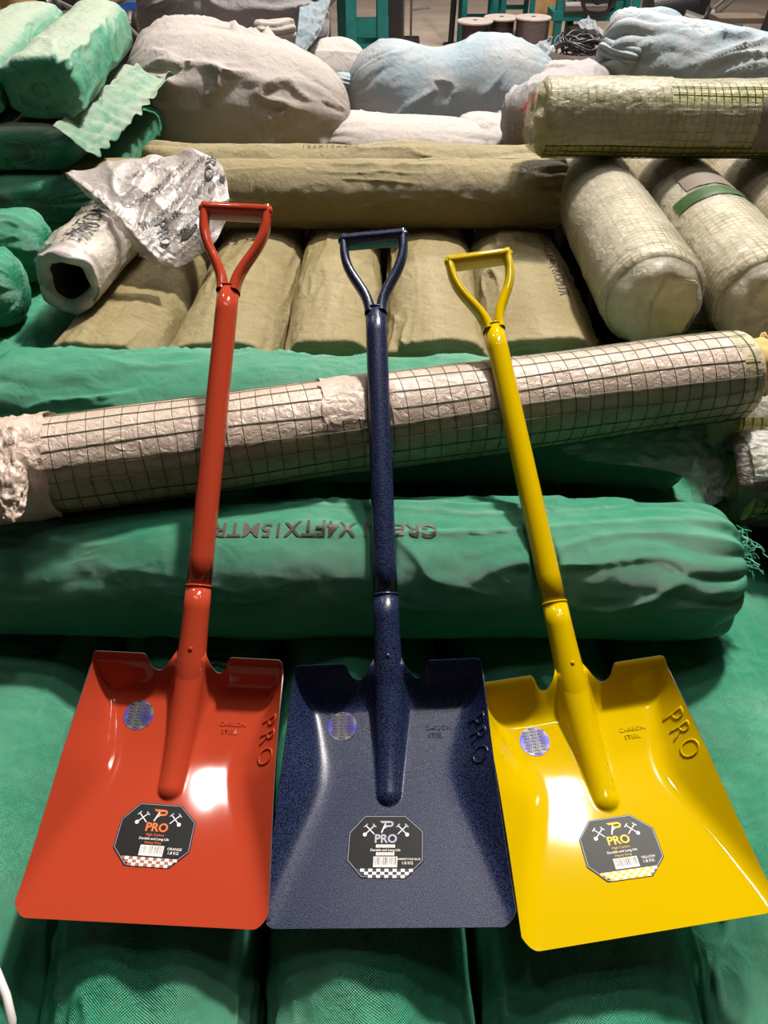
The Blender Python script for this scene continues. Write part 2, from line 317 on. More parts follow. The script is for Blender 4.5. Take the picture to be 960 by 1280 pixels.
# ------------------------------------------------------------------ soft rolls and sacks
def cam_rel(x, y, z): return np.array([x, y, z + CAMZ])
SHAFTS = []
def dent(P):
    """soft surfaces give way under the shafts that lie on them"""
    for o, d, n, ex, L, R in SHAFTS:
        v = P - o; t = v @ d; a = np.abs(v @ ex); b = v @ n
        lim = np.where(a < R, -np.sqrt(np.maximum(R * R - a * a, 0)), (a - R) * .9)
        m = (t > 0) & (t < L) & (b > lim) & (b < .09)
        P = P + n * np.where(m, lim - b, 0)[..., None]
    return P
class Roll:
    """a soft roll: axis P0 -> P1 (coordinates relative to the phone), superellipse section a x b, rounded ends, folds"""
    def __init__(s, P0, P1, a, b=None, e=2.0, c0=.06, c1=.06, p0=3.5, p1=3.5, seed=0, amp=.004, fs=3, fr=14, warp=.5, slant=0,
                 lump=.0, lumpf=4, gath=(0, 0), gn=13, sag=.0, zmod=None, bend=None, rmod=None, flat=.86, glen=.16, dent=False, fine=.22, wide=1.0):
        s.fine = fine; s.wide = wide
        s.dent = dent
        s.P0, s.P1 = cam_rel(*P0), cam_rel(*P1); d = s.P1 - s.P0; s.L = np.linalg.norm(d); s.T = d / s.L
        s.S = np.cross(s.T, [0, 0, 1]); s.S /= np.linalg.norm(s.S); s.U = np.cross(s.S, s.T)
        s.a, s.b, s.e = a, b or a, e; s.c0, s.c1, s.p0, s.p1 = c0, c1, p0, p1
        s.seed, s.amp, s.fs, s.fr, s.warp, s.slant, s.lump, s.lumpf = seed * 17.3, amp, fs, fr, warp, slant, lump, lumpf
        s.gath, s.gn, s.zmod, s.bend, s.rmod, s.flat, s.glen = gath, gn, zmod, bend, rmod, flat, glen
    def k(s, q):
        q = np.asarray(q, float)
        def f(t, p): return np.clip(1 - np.clip(1 - t, 0, 1) ** p, 0, 1) ** (1 / p)
        return f(q / s.c0, s.p0) * f((s.L - q) / s.c1, s.p1)
    def at(s, q, th, off=0.0, kk=None):
        q, th = np.broadcast_arrays(np.asarray(q, float), np.asarray(th, float))
        k = s.k(q) if kk is None else kk
        ct, st = np.cos(th), np.sin(th)
        X = np.sign(st) * np.abs(st) ** (2 / s.e); Z = np.sign(ct) * np.abs(ct) ** (2 / s.e)
        cx, cz = st * s.a, ct * s.b; sd = s.seed
        w = s.warp * noise(q * 4 + sd, cx * 9, cz * 9)
        q2 = q + s.slant * th * s.a
        r1 = ridge(q2 * s.fs + w + sd, cx * s.fr + w, cz * s.fr + sd)
        r2 = ridge(q2 * s.fs * 2.3 - w, cx * s.fr * 1.9 + sd, cz * s.fr * 1.9 + w * 1.3)
        msk = sm(-.15, .45, noise(q * 2.6 + sd * .3, cx * 6, cz * 6 + 4)); m2 = sm(-.1, .4, noise(q * 3.4 - sd, cx * 7 + 9, cz * 7))
        D = s.amp * (r1 ** 5 * (.15 + 1.0 * msk) + .6 * r2 ** 5 * m2 - .25) + s.amp * s.fine * fbm(q * 20 + sd, cx * 24, cz * 24, 2)
        D = D + s.lump * noise(q * s.lumpf + sd * 1.7, cx * s.lumpf * 2, cz * s.lumpf * 2)
        for g, dist, ph in ((s.gath[0], q, 0), (s.gath[1], s.L - q, 2.1)):
            if g:
                wgt = np.exp(-dist / (s.glen * .5))
                D = D + g * s.a * wgt * (np.abs(np.sin(th * s.gn / 2 + ph + 2.5 * noise(q * 8, cx * 6, cz * 6 + ph))) - .5)
        rr = 1 + D / s.a
        if s.rmod is not None: rr = rr * s.rmod(q, th)
        x = np.clip(s.a * X * k * rr, -s.a * s.wide, s.a * s.wide) + off * st; z = s.b * Z * k * rr + off * ct
        z = np.where(z < -s.flat * s.b, -s.flat * s.b + (z + s.flat * s.b) * .2, z)
        P = s.P0 + q[..., None] * s.T + x[..., None] * s.S + z[..., None] * s.U
        if s.zmod is not None: P[..., 2] += s.zmod(q, th)
        if s.bend is not None: P = P + s.bend(q)
        return dent(P) if s.dent else P
    def rings(s, step, nc=12):
        ph = np.linspace(0, PI / 2, nc)
        return np.concatenate([s.c0 * (1 - np.cos(ph)) * .999 + 1e-5, np.linspace(s.c0, s.L - s.c1, max(3, int((s.L - s.c0 - s.c1) / step)))[1:-1],
                               s.L - s.c1 * (1 - np.cos(ph[::-1])) * .999 - 1e-5])
    def build(s, name, mat, step=.008, nth=128, nc=12):
        q = s.rings(step, nc); th = np.linspace(0, 2 * PI, nth, endpoint=False) + PI
        Q, T = np.meshgrid(q, th, indexing='ij')
        V = s.at(Q, T); n = len(q)
        # concentric rings close each flat end
        Vl = [V.reshape(-1, 3)]; F = [grid_faces(n, nth, True)]; uvs = [np.stack([Q, (T - PI) * s.a], -1).reshape(-1, 2)]
        off = n * nth
        for end, row in ((0, 0), (1, n - 1)):
            c = V[row].mean(0); prev = np.arange(nth) + row * nth
            for f in (.66, .33, .02):
                R = c + (V[row] - c) * f; idx = np.arange(nth) + off
                Vl.append(R); uvs.append((R @ np.stack([s.S, s.U], 1)))
                a, b2 = (prev, idx) if end else (idx, prev)
                F.append(np.stack([a, np.roll(a, -1), np.roll(b2, -1), b2], -1)); prev = idx; off += nth
        s.VF = np.concatenate(Vl), np.concatenate(F)
        return mesh(name, *s.VF, mat, uv=np.concatenate(uvs))
    def patch(s, name, q0, q1, t0, t1, mat, off, nq=80, nt=40, rag=0., seed=3, crinkle=0., taper=None, ks=None):
        u, v = np.meshgrid(np.linspace(0, 1, nq), np.linspace(0, 1, nt), indexing='ij')
        a = t0 + rag * fbm(u * 9 + seed, seed, 0) ; b = t1 + rag * fbm(u * 9 + seed, seed + 5, 0)
        c = q0 + rag * s.a * fbm(v * 4, seed, 2); d = q1 + rag * s.a * fbm(v * 4, seed, 8)
        Q = np.clip(c + u * (d - c), .002, s.L - .002); T = a + v * (b - a)
        o = off + crinkle * (.5 + ridge(Q * 30 + seed, T * 5, seed) ** 2)
        return mesh(name, s.at(Q, T, o), grid_faces(nq, nt), mat, uv=np.stack([Q, T * s.a], -1).reshape(-1, 2))
    def text(s, name, txt, q, th, size, mat, off=.0016, bold=.0, rot=0, seg=.012, space=1.0):
        V, F = text_tris(txt, size, bold * size, seg, space=space)
        c, sn = math.cos(rot), math.sin(rot)
        x = V[:, 0] * c - V[:, 1] * sn; y = V[:, 0] * sn + V[:, 1] * c
        P = s.at(q + x, th - y / s.a, off)
        if hasattr(s, 'VF'):      # lay every point of the print on the built surface
            bvh = BVHTree.FromPolygons(s.VF[0].tolist(), s.VF[1].tolist()); tt = th - y / s.a
            nn = np.sin(tt)[:, None] * s.S + np.cos(tt)[:, None] * s.U
            for i in range(len(P)):
                h = bvh.ray_cast(Vector(P[i] + nn[i] * .04), Vector(-nn[i]), .12)
                if h[0] is not None: P[i] = np.array(h[0]) + nn[i] * off
        return mesh(name, P, F, mat, smooth=False)
    def grid(s, name, cq, ct, mat, r=.0009, off=.001, q0=.012, q1=.012, nth=44, skew=0, sides=3):
        th = np.linspace(0, 2 * PI, nth, endpoint=False); paths = []
        qs = np.arange(q0, s.L - q1, cq)
        rings = [s.at(np.full(nth, q) + skew * np.sin(th + q * 3) + .0015 * np.sin(3 * th + 40 * q), th, off) for q in qs]
        V1, F1 = tubes(rings, r, sides, True)
        nl = max(6, int(round(2 * PI * s.a / ct))); ql = np.linspace(q0, s.L - q1, int(s.L / .012))
        longs = [s.at(ql, np.full(len(ql), 2 * PI * i / nl) + .04 * np.sin(ql * 9 + i), off + r) for i in range(nl)]
        V2, F2 = tubes(longs, r, sides, False)
        F2 = F2[F2[:, 2] != F2[:, 3]]
        return mesh(name, np.concatenate([V1, V2]), np.concatenate([F1, F2 + len(V1)]), mat)
def at_pix(px, py, depth):
    y = (640 - py) / 924 * depth; p = math.radians(42)
    return np.array([(px - 480) / 924 * depth, depth * math.cos(p) + y * math.sin(p), -depth * math.sin(p) + y * math.cos(p)])

# ------------------------------------------------------------------ shovels
WB, LB, HB, YR, ZS, AL, S1, S2, S3, WD, WT = .2511, .3016, .0543, .1376, .0387, .5216, .1069, .5519, .6802, .1046, .2717
BEND, BK, BY = .15, .014, .186
def bw(y): v = np.clip(np.asarray(y, float) / LB, 0, 1.2); return WT + (WB - WT) * v + .016 * np.maximum(0, 1 - v * 1.15) ** 2
XCV = ([0, .12, .3, .48, .56, .64, .8, .95, 1.1], [.141, .130, .110, .089, .083, .083, .094, .109, .116])
HSV = ([0, .1, .3, .57, .8, 1, 1.2], [.002, .008, .022, .042, .051, .055, .056])
def interp_s(v, T):
    x = np.linspace(-.1, 1.2, 261); y = np.interp(x, *T)
    y = np.convolve(np.pad(y, 12, 'edge'), np.hanning(25) / np.hanning(25).sum(), 'valid')
    return np.interp(v, x, y)
def blade_z(x, y):
    x, y = np.broadcast_arrays(np.asarray(x, float), np.asarray(y, float))
    v = y / LB; ax = np.abs(x); xc = interp_s(v, XCV); hs = interp_s(v, HSV); half = bw(y) / 2
    wdt = np.maximum(half - xc, .004); slope = hs / wdt
    t = ax - xc; kk = .006
    side = slope * kk * np.log1p(np.exp(np.clip(t / kk, -40, 40)))
    rear = HB * sm(.86, 1.02, v) ** 1.4 * (.66 + .34 * sm(.036, .057, ax)) + BEND * BK * np.log1p(np.exp(np.clip((y - BY) / BK, -40, 40)))
    dish = .004 * (1 - (ax / half) ** 2) * 0
    z = smax(side, rear, .012) - .003 + dish
    tt = np.clip((y - YR) / (LB - YR), 0, 1.3)
    za = -.0055 + 0.0442 * tt ** 1.8; r = .0138 + .0067 * np.clip(tt, 0, 1) ** .8 - .009 * sm(1.0, 1.13, tt)
    dy = np.minimum(0, y - YR - .013) * 1.0
    dd = np.sqrt(x ** 2 + dy ** 2); zr = za + np.sqrt(np.maximum(r ** 2 - dd ** 2, 0)) - 2.5 * np.maximum(0, dd - r)
    zr = np.maximum(zr, -1)
    return smax(z, zr, .011)
def make_shovel(rot, loc, paint, label, prcol, checkcol, side_txt, weight, seed):
    R = np.array(rot); t = np.linalg.norm(R); Mx = Matrix.Rotation(t, 4, Vector(R / t)); Mx.translation = (loc[0], loc[1], loc[2] + CAMZ)
    root = bpy.data.objects.new('shovel', None); C.objects.link(root); root.matrix_world = Mx; root.empty_display_size = .1
    root['label'] = label; root['category'] = 'shovel'; root['group'] = 'square mouth shovels leaning on the rolls'
    # blade: pressed sheet with side walls, rear step, socket ridge
    nu, nv = 181, 200
    u = np.linspace(-1, 1, nu); u = np.sign(u) * (np.abs(u) * .6 + .4 * np.abs(u) ** 2)
    vv = np.linspace(0, 1, nv); Vg, Ug = np.meshgrid(vv, u, indexing='ij')
    X = Ug * bw(Vg * LB) / 2; ax = np.abs(X)
    yb = np.interp(ax, [0, .016, .0195, .023, .027, .032, .037, .042, .047, .0505, .053, .055, .058, .2],
                   LB + np.array([.02, .019, .014, .006, -.001, -.0055, -.0085, -.0095, -.009, -.0068, -.003, -.0008, 0, 0]))
    corner = np.clip((ax - (WB / 2 - .007)) / .007, 0, 1); yb = yb - .006 * (1 - np.sqrt(1 - corner ** 2 * .98)) * (ax > .09)
    edge = np.clip((ax - .126) / (.1438 - .126), 0, 1); yt = .015 * edge ** 2
    Y = yt + Vg * (yb - yt); X = Ug * bw(Y) / 2
    Z = blade_z(X, Y)
    V = np.stack([X, Y, Z], -1); n = np.cross(np.gradient(V, axis=1), np.gradient(V, axis=0)); n /= np.linalg.norm(n, axis=-1)[..., None]
    B = V - n * .0016; nn = nu * nv
    F1 = grid_faces(nv, nu)[:, ::-1]; F2 = grid_faces(nv, nu, off=nn)
    loop = np.concatenate([np.arange(nu), np.arange(1, nv) * nu + nu - 1, (nv - 1) * nu + np.arange(nu - 2, -1, -1), np.arange(nv - 2, 0, -1) * nu])
    lp2 = np.roll(loop, -1); F3 = np.stack([loop, lp2, lp2 + nn, loop + nn], -1)[:, ::-1]
    me = mesh('blade', np.concatenate([V.reshape(-1, 3), B.reshape(-1, 3)]), np.concatenate([F1, F2, F3]), [paint, STEEL],
              midx=np.concatenate([np.zeros(len(F1) + len(F2)), np.ones(len(F3)) * (seed != 9)]))
    bm = bmesh.new(); bm.from_mesh(me); bmesh.ops.recalc_face_normals(bm, faces=bm.faces[:])
    for e in bm.edges:
        if len(e.link_faces) == 2 and e.calc_face_angle(0) > .9: e.smooth = False
    bm.to_mesh(me); bm.free()
    blade = obj('blade', me, root)
    d = np.array([0, math.cos(AL), math.sin(AL)]); nrm = np.array([0, -math.sin(AL), math.cos(AL)]); o = np.array([0, LB, ZS]); ex = np.array([1., 0, 0])
    def on(s, a=0, b=0): return o + d * s + ex * a + nrm * b
    ss = np.array([-.045, -.03, -.012, .006, .02, .045, .075, S1])
    P = np.array([on(s) for s in ss]); P[:3, 2] += [.004, .002, .0005]; P[0, 2] -= .0
    obj('socket', tube_mesh('socket', [P], [np.array([.0155, .0178, .0198, .0200, .0192, .0183, .0178, .0175])], paint, 28), root)
    obj('weld_ring', tube_mesh('weld_ring', [[on(S1, .0172 * math.cos(a), .0172 * math.sin(a)) for a in np.linspace(0, 2 * PI, 36, endpoint=False)]], .0017, paint, 8, True), root)
    Rm = np.array(Mx.to_3x3()); SHAFTS.append((np.array(Mx @ Vector(on(.0))), Rm @ d, Rm @ nrm, Rm @ ex, S2, .0205))
    obj('shaft', tube_mesh('shaft', [[on(s) for s in np.linspace(S1, S2, 12)]], [np.linspace(.0169, .0163, 12)], paint, 32), root)
    # rivet on the socket
    obj('rivet', lathe('rivet', [(0, .0022), (.0018, .002), (.003, .0008), (.0032, -.002)], paint, 14, M=Matrix.Translation(on(.022, .002, .0188)) @ Matrix.Rotation(AL, 4, 'X')), root)
    obj('collar', tube_mesh('collar', [[on(S2, .0166 * math.cos(a), .0166 * math.sin(a)) for a in np.linspace(0, 2 * PI, 32, endpoint=False)]], .0011, paint, 6, True), root)
    # Y handle: two pressed arms and a grip
    for sgn in (-1, 1):
        key = np.array([(.0085, -.006), (.0088, .002), (.0115, .018), (.020, .038), (.0315, .058), (.0410, .077), (.0462, .096), (.0475, .112), (.0475, .136)])
        tt = np.linspace(0, 1, 9); t2 = np.linspace(0, 1, 40)
        ker = np.interp(t2, tt, key[:, 0]), np.interp(t2, tt, key[:, 1])
        sk = [np.convolve(np.pad(k, 3, 'reflect', reflect_type='odd'), np.ones(7) / 7, 'valid') for k in ker]
        al, st = sk; m = 20; a = np.arange(m) / m * 2 * PI
        la = np.interp(t2, [0, .12, .3, 1], [.0092, .0088, .0082, .0070]); lb = np.interp(t2, [0, .15, .5, .85, 1], [.0160, .0150, .0115, .0125, .0120])
        dx = np.gradient(al); ds = np.gradient(st); ln = np.hypot(dx, ds); nx, ns = ds / ln, -dx / ln
        V = np.array([[on(st[i] + S2 + ns[i] * la[i] * math.copysign(abs(math.cos(b)) ** .8, math.cos(b)), sgn * (al[i] + nx[i] * la[i] * math.copysign(abs(math.cos(b)) ** .8, math.cos(b))), lb[i] * math.sin(b)) for b in a] for i in range(40)])
        Fa = grid_faces(40, m, True); Vc = np.concatenate([V.reshape(-1, 3), V[-1].mean(0)[None]])
        j = np.arange(m); j2 = (j + 1) % m; Fc = np.stack([39 * m + j, 39 * m + j2, np.full(m, 40 * m), np.full(m, 40 * m)], -1)
        bm = bmesh.new(); vs = [bm.verts.new(v) for v in Vc]
        for f in np.concatenate([Fa, Fc]):
            bm.faces.new([vs[i] for i in dict.fromkeys(f.tolist())]).smooth = True
        bmesh.ops.recalc_face_normals(bm, faces=bm.faces[:])
        me = bpy.data.meshes.new('handle_arm'); bm.to_mesh(me); bm.free(); me.materials.append(paint)
        arm = obj('handle_arm', me, root)
        obj('rivet', lathe('rivet', [(0, .0065), (.004, .006), (.0068, .003), (.0072, 0)], paint, 18,
            M=Matrix.Translation(on(S3, sgn * .050, .004)) @ Matrix.Rotation(sgn * PI / 2, 4, 'Y')), arm)
    xs = np.linspace(-.0485, .0485, 24); m = 32; a = np.arange(m) / m * 2 * PI
    sec = np.stack([.0085 * np.sign(np.cos(a)) * np.abs(np.cos(a)) ** .7, .0165 * np.sign(np.sin(a)) * np.abs(np.sin(a)) ** .8 - .003], -1)
    sec[:, 0] += np.where(sec[:, 1] > .008, .0015, 0)
    V = np.array([[on(S3 + s0 * (1 - .06 * abs(x / .0485) ** 6), x, b0) for s0, b0 in sec] for x in xs])
    obj('grip', mesh('grip', V.reshape(-1, 3), grid_faces(24, m, True)[:, ::-1], paint), root)
    # stickers that lie on the pressed sheet
    def decal(name, V2, F, mats, off, parent, midx=None):
        z = blade_z(V2[:, 0], V2[:, 1]) + off
        return obj(name, mesh(name, np.c_[V2, z], F, mats, smooth=False, midx=midx), parent)
    def disc(cx, cy, r, n=40, k=6):
        V2 = [[cx, cy]] + [[cx + r * i / k * math.cos(2 * PI * j / n), cy + r * i / k * math.sin(2 * PI * j / n)] for i in range(1, k + 1) for j in range(n)]
        F = [[0, 1 + j, 1 + (j + 1) % n] for j in range(n)]
        for i in range(k - 1):
            for j in range(n):
                p, q = 1 + i * n + j, 1 + i * n + (j + 1) % n
                F += [[p, p + n, q + n], [p, q + n, q]]
        return np.array(V2), np.array(F)
    hx, hy = HPOS[seed]
    V2, F = disc(hx, hy, .0195); hs = decal('hologram_sticker', V2, F, HOLO, .0006, blade); hs['label'] = 'round holographic sticker printed with rows of small words'
    TV, TF, off = [], [], 0
    for row in range(-4, 5):
        for colm in range(-2, 3):
            cx, cy = colm * .0098 + (row % 2) * .0012, row * .0042
            if math.hypot(cx, cy) > .0168: continue
            tv, tf = PRO_SMALL; TV.append(tv + [hx + cx, hy + cy]); TF.append(tf + off); off += len(tv)
    decal('sticker_print', np.concatenate(TV), np.concatenate(TF), INK, .0009, hs)
    # octagonal label
    lx, ly, rot = LPOS[seed]; cr, sr = math.cos(rot), math.sin(rot)
    oc = np.array([(-.030, .042), (.026, .042), (.050, .020), (.050, -.020), (.028, -.042), (-.030, -.042), (-.050, -.020), (-.050, .018)]) * np.array([.91, .86])
    def place(V2): V2 = np.asarray(V2, float)[:, :2]; return np.stack([lx + V2[:, 0] * cr - V2[:, 1] * sr, ly + V2[:, 0] * sr + V2[:, 1] * cr], -1)
    def octa(k, kk=14):
        pts = []
        for i in range(8):
            for f in np.linspace(0, 1, 8, endpoint=False): pts.append(oc[i] * (1 - f) + oc[(i + 1) % 8] * f)
        pts = np.array(pts) * k; n = len(pts)
        V2 = np.concatenate([[[0, 0]]] + [pts * i / kk for i in range(1, kk + 1)]); F = [[0, 1 + (j + 1) % n, 1 + j] for j in range(n)]
        for i in range(kk - 1):
            for j in range(n):
                p, q = 1 + i * n + j, 1 + i * n + (j + 1) % n; F += [[p, q + n, p + n], [p, q, q + n]]
        return V2, np.array(F)
    V2, F = octa(1.0); lab = decal('label', place(V2), F, LABELK, .0007, blade); lab['label'] = 'black octagonal product label with checkered lower edge'
    mats = [WHITE, prcol, checkcol, INK, GREYP]; PV, PF, PM, off = [], [], [], 0
    def add(V2, F, mi, raw=False):
        nonlocal off
        PV.append(np.asarray(V2, float)[:, :2] * ([1, 1] if raw else [.91, .88])); PF.append(np.asarray(F) + off); PM.append(np.full(len(F), mi)); off += len(V2)
    def quad(x0, y0, x1, y1, mi, n=1): add([(x0, y0), (x1, y0), (x1, y1), (x0, y1)], [[0, 1, 2], [0, 2, 3]], mi)
    def poly(pts, mi): add(pts, [[0, i, i + 1] for i in range(1, len(pts) - 1)], mi)
    def bar(p, q, w, mi):
        p, q = np.array(p), np.array(q); e = (q - p) / np.linalg.norm(q - p); nn = np.array([-e[1], e[0]]) * w / 2
        poly([p - nn, q - nn, q + nn, p + nn], mi)
    def txt(s, x, y, size, mi, bold=.0):
        V, F = text_tris(s, size, bold * size, .02); add(V[:, :2] + [x, y], F, mi)
    ob = oc * .965; SC = .9
    ob = ob / np.array([.91, .88])
    for i in range(8): bar(ob[i], ob[(i + 1) % 8], .0006, 4)
    for i in range(3):
        yy = -.0295 - i * .0038; lim = [.034, .030, .026][i]
        for j in range(-8, 9):
            x0 = j * .0052
            if abs(x0 + .0026) > lim: continue
            quad(x0, yy - .0038, x0 + .0052, yy, 0 if (i + j) % 2 == 0 else 2)
    txt('PRO', 0, .009, .0155, 1, .03); 
    if seed == 9:
        quad(-.0125, -.0023, .0125, .0017, 0); quad(-.012, -.0125, .012, -.0085, 0)
        txt('High Carbon', 0, -.0004, .0042, 3); txt('Heavy Duty', 0, -.0106, .0042, 3)
    else:
        txt('High Carbon', 0, -.0004, .0046, 1); txt('Heavy Duty', 0, -.0106, .0046, 1)
    txt('Durable and Long Life', 0, -.0056, .0044, 0, .015)
    quad(-.0150, -.0275, .0160, -.0140, 0)
    r = random.Random(seed); x = -.0138
    while x < .0145:
        w = r.choice([.0005, .0008, .0012]); quad(x, -.0245, min(x + w, .0148), -.0148, 3); x += w + r.choice([.0005, .0008, .0011])
    txt('8 90123 45678 1', 0.0005, -.0260, .0026, 3)
    txt(side_txt, .0300, -.0172, .0046 if len(side_txt) < 9 else .0034, 0, .01); txt(weight, .0290, -.0222, .0052, 0, .01)
    # P emblem with a tool tail, and two crossed tool pictures
    poly([(-.009, .0335), (.003, .0335), (.003, .0305), (-.006, .0305)], 1)
    for p, q in (((.003, .032), (.007, .032)), ((.007, .032), (.009, .0295)), ((.009, .0295), (.007, .0265)), ((.007, .0265), (-.001, .0265))): bar(p, q, .0026, 1)
    bar((-.001, .030), (-.006, .0175), .0018, 0); bar((.002, .0265), (-.004, .0225), .0012, 0)
    for sg in (-1, 1):
        cx, cy = sg * .0215, .0215
        bar((cx - .006, cy - .006), (cx + .006, cy + .006), .0013, 0); bar((cx - .006, cy + .006), (cx + .006, cy - .006), .0013, 0)
        bar((cx - .008, cy + .0035), (cx - .0035, cy + .008), .0016, 4); bar((cx + .008, cy + .0035), (cx + .0035, cy + .008), .0016, 4)
        aa = np.arange(10) / 10 * 2 * PI; poly(np.stack([cx + sg * .0065 + .0027 * np.cos(aa), cy - .0065 + .0027 * np.sin(aa)], -1), 0)
    z = place(np.concatenate(PV))
    decal('label_print', z, np.concatenate(PF), mats, .0011, lab, midx=np.concatenate(PM))
    # letters pressed into the side wall and the floor of the blade
    def emboss(name, s, cx, cy, rot, size, h, bold, seg, space=1.0):
        V, F = text_tris(s, size, bold * size, seg, space=space); c, sn = math.cos(rot), math.sin(rot)
        x = cx + V[:, 0] * c - V[:, 1] * sn; y = cy + V[:, 0] * sn + V[:, 1] * c; z0 = blade_z(x, y)
        bot = np.c_[x, y, z0 - .001]; 
        cen = np.array([x, y]).T
        e = 1e-4; gx = (blade_z(x + e, y) - z0) / e; gy = (blade_z(x, y + e) - z0) / e
        nm = np.c_[-gx, -gy, np.ones(len(x))]; nm /= np.linalg.norm(nm, axis=1)[:, None]
        top = np.c_[x, y, z0] + nm * h; bt = np.c_[x, y, z0] - nm * .0008; n = len(x)
        ed = {}
        for f in F:
            for a, b in ((f[0], f[1]), (f[1], f[2]), (f[2], f[0])): ed[(a, b)] = 1
        rim = [(a, b) for a, b in ed if (b, a) not in ed]
        sidef = [[a, a + n, b + n] for a, b in rim] + [[a, b + n, b] for a, b in rim]
        F3 = np.concatenate([F, np.array(sidef)])
        me = mesh(name, np.concatenate([top, bt]), F3, paint, smooth=False); bm = bmesh.new(); bm.from_mesh(me); bmesh.ops.recalc_face_normals(bm, faces=bm.faces[:])
        bm.to_mesh(me); bm.free()
        obj(name, me, blade)
    emboss('embossed_word', 'PRO', .1140, .207, -math.radians(88), .030, .0011, -.012, .006, 1.25)
    emboss('embossed_lettering', 'CARBON', .064, .2365, 0, .0085, .0008, .0, .006)
    emboss('embossed_lettering', 'STEEL', .061, .2265, 0, .0085, .0008, .0, .006)
    return root
tv, tf = text_tris('PRO', .0046, .045 * .0046, .02); PRO_SMALL = (tv[:, :2], tf)
HPOS = {7: (-.062, .243), 9: (-.064, .243), 11: (-.066, .240)}
LPOS = {7: (-.005, .095, -.02), 9: (-.003, .088, -.02), 11: (-.003, .093, -.02)}
make_shovel([0.113, 0.0324, -0.038], [-0.2725, 0.3042, -0.8896], RED, 'orange-red painted square shovel with D grip, beside the plastic bag', ORANGE, BROWNP, 'ORANGE', '1.8 KG', 7)
make_shovel([0.0469, -0.1092, -0.027], [0.0027, 0.2984, -0.8852], BLUE, 'dark blue speckled hammered-paint square shovel between two others', GREYP, INK, 'HAMMERTONE BLUE', '1.8 KG', 9)
make_shovel([0.0053, -0.0855, 0.1208], [0.2934, 0.2916, -0.8776], YEL, 'glossy yellow painted square shovel with blade tilted towards the blue one', GOLD, GOLD, 'YELLOW', '1.8 KG', 11)

# ------------------------------------------------------------------ green rolls
def thing(name, me, label, cat, group=None): return obj(name, me, None, label, cat, group)
LOWTOP = -.905
def low_z(q, th):
    Y = q + .14
    top = np.cos(th)
    return (-.035 * sm(.42, .85, Y) - .05 * sm(.36, .22, Y)) * (.5 + .5 * top)
BED = [((-.525, .14), (-.645, 1.36), .134), ((-.262, .14), (-.36, 1.36), .1275), ((-.008, .14), (-.075, 1.36), .1255), ((.248, .14), (.218, 1.36), .1295), ((.535, .14), (.555, 1.36), .1565)]
BEDL = ['green wrapped roll at the lower left beside the red shovel blade', 'green wrapped roll lying under the red shovel blade', 'green wrapped roll lying under the blue shovel blade',
        'green wrapped roll lying under the yellow shovel blade', 'bright green wrapped roll along the right side of the yellow blade']
for i, ((x0, y0), (x1, y1), a) in enumerate(BED):
    b = .127
    groove = (lambda q, th: 1 - .10 * np.exp(-(((th + .03 + PI) % (2 * PI) - PI) / .16) ** 2) * sm(.5, .2, q) + .09 * sm(.3, .9, q)) if i == 1 else (lambda q, th: 1 + .09 * sm(.3, .9, q))
    r = Roll((x0, y0, LOWTOP - b), (x1, y1, LOWTOP - b), a, b, e=2.3, c0=.07, c1=.06, p0=2.4, seed=i + 2, amp=.012 if i == 4 else .007, fs=3.0, fr=11, warp=.8, slant=.5, lump=.007, lumpf=5,
             gath=(.10, .06), zmod=low_z, rmod=groove, glen=.18, wide=1.04)
    o = thing('green_roll', r.build('green_roll', GREEN, .007, 150), BEDL[i], 'roll', 'green rolls laid side by side under the blades')
    tx = {0: ('MTR', .60), 1: ('X15MTR', .62), 2: None, 3: None, 4: None}.get(i)
    if tx: obj('stencil_text', r.text('stencil_text', tx[0], tx[1], .33, .05, INKG, rot=PI, off=.003), o)
# roll that carries the shafts (it also gives way under the mesh roll)
_a, _b = cam_rel(-.585, .848, -.690), cam_rel(.620, 1.118, -.684); _t = (_b - _a) / np.linalg.norm(_b - _a); _s = np.cross(_t, [0, 0, 1]); _s /= np.linalg.norm(_s)
SHAFTS.append((_a, _t, np.cross(_s, _t), _s, np.linalg.norm(_b - _a), .079))
g1 = Roll((-.66, .818, -.845), (.545, .800, -.845), .108, dent=True, e=2.15, c0=.08, c1=.09, p0=2.6, p1=2.8, seed=11, amp=.007, fs=2.2, fr=9, warp=1.0, slant=.5, lump=.008, lumpf=4, gath=(.12, .14), gn=17, glen=.16)
o1 = thing('green_roll', g1.build('green_roll', GREEN, .006, 190, 18), 'large green wrapped roll stencilled upside down, lying across under all three shafts', 'roll')
obj('stencil_text', g1.text('stencil_text', 'GREEN X4FTX15MTR', .575, .22, .035, INKB, rot=PI, off=.0016, seg=.006, space=1.0, bold=.012), o1)
rr = random.Random(3); th = []
for k in range(60):
    p = np.array([.540, .80, -.80 + CAMZ]) + [0, rr.uniform(-.03, .03), rr.uniform(-.03, .03)]; pts = [p]; v = np.array([rr.uniform(.3, 1), rr.uniform(-.6, .4), rr.uniform(-.5, .5)])
    for _ in range(9): v = v + np.array([rr.uniform(-.5, .5), rr.uniform(-.5, .5), rr.uniform(-.7, .35)]); pts.append(pts[-1] + v / np.linalg.norm(v) * .0045)
    th.append(np.array(pts))
obj('frayed_threads', fast_tubes('frayed_threads', th, .0010, GREEN), o1, kind='stuff')
g2 = Roll((-.73, 1.165, -.788), (.58, 1.15, -.822), .116, dent=True, e=2.15, c0=.08, c1=.08, p0=3.0, p1=2.8, seed=14, amp=.010, fs=1.6, fr=9, warp=1.1, slant=.4, lump=.008, lumpf=3, gath=(.1, .14), gn=13)
thing('green_roll', g2.build('green_roll', GREEN, .007, 170, 16), 'green wrapped roll tucked behind and below the pinkish mesh roll', 'roll')

SHAFTS.pop()
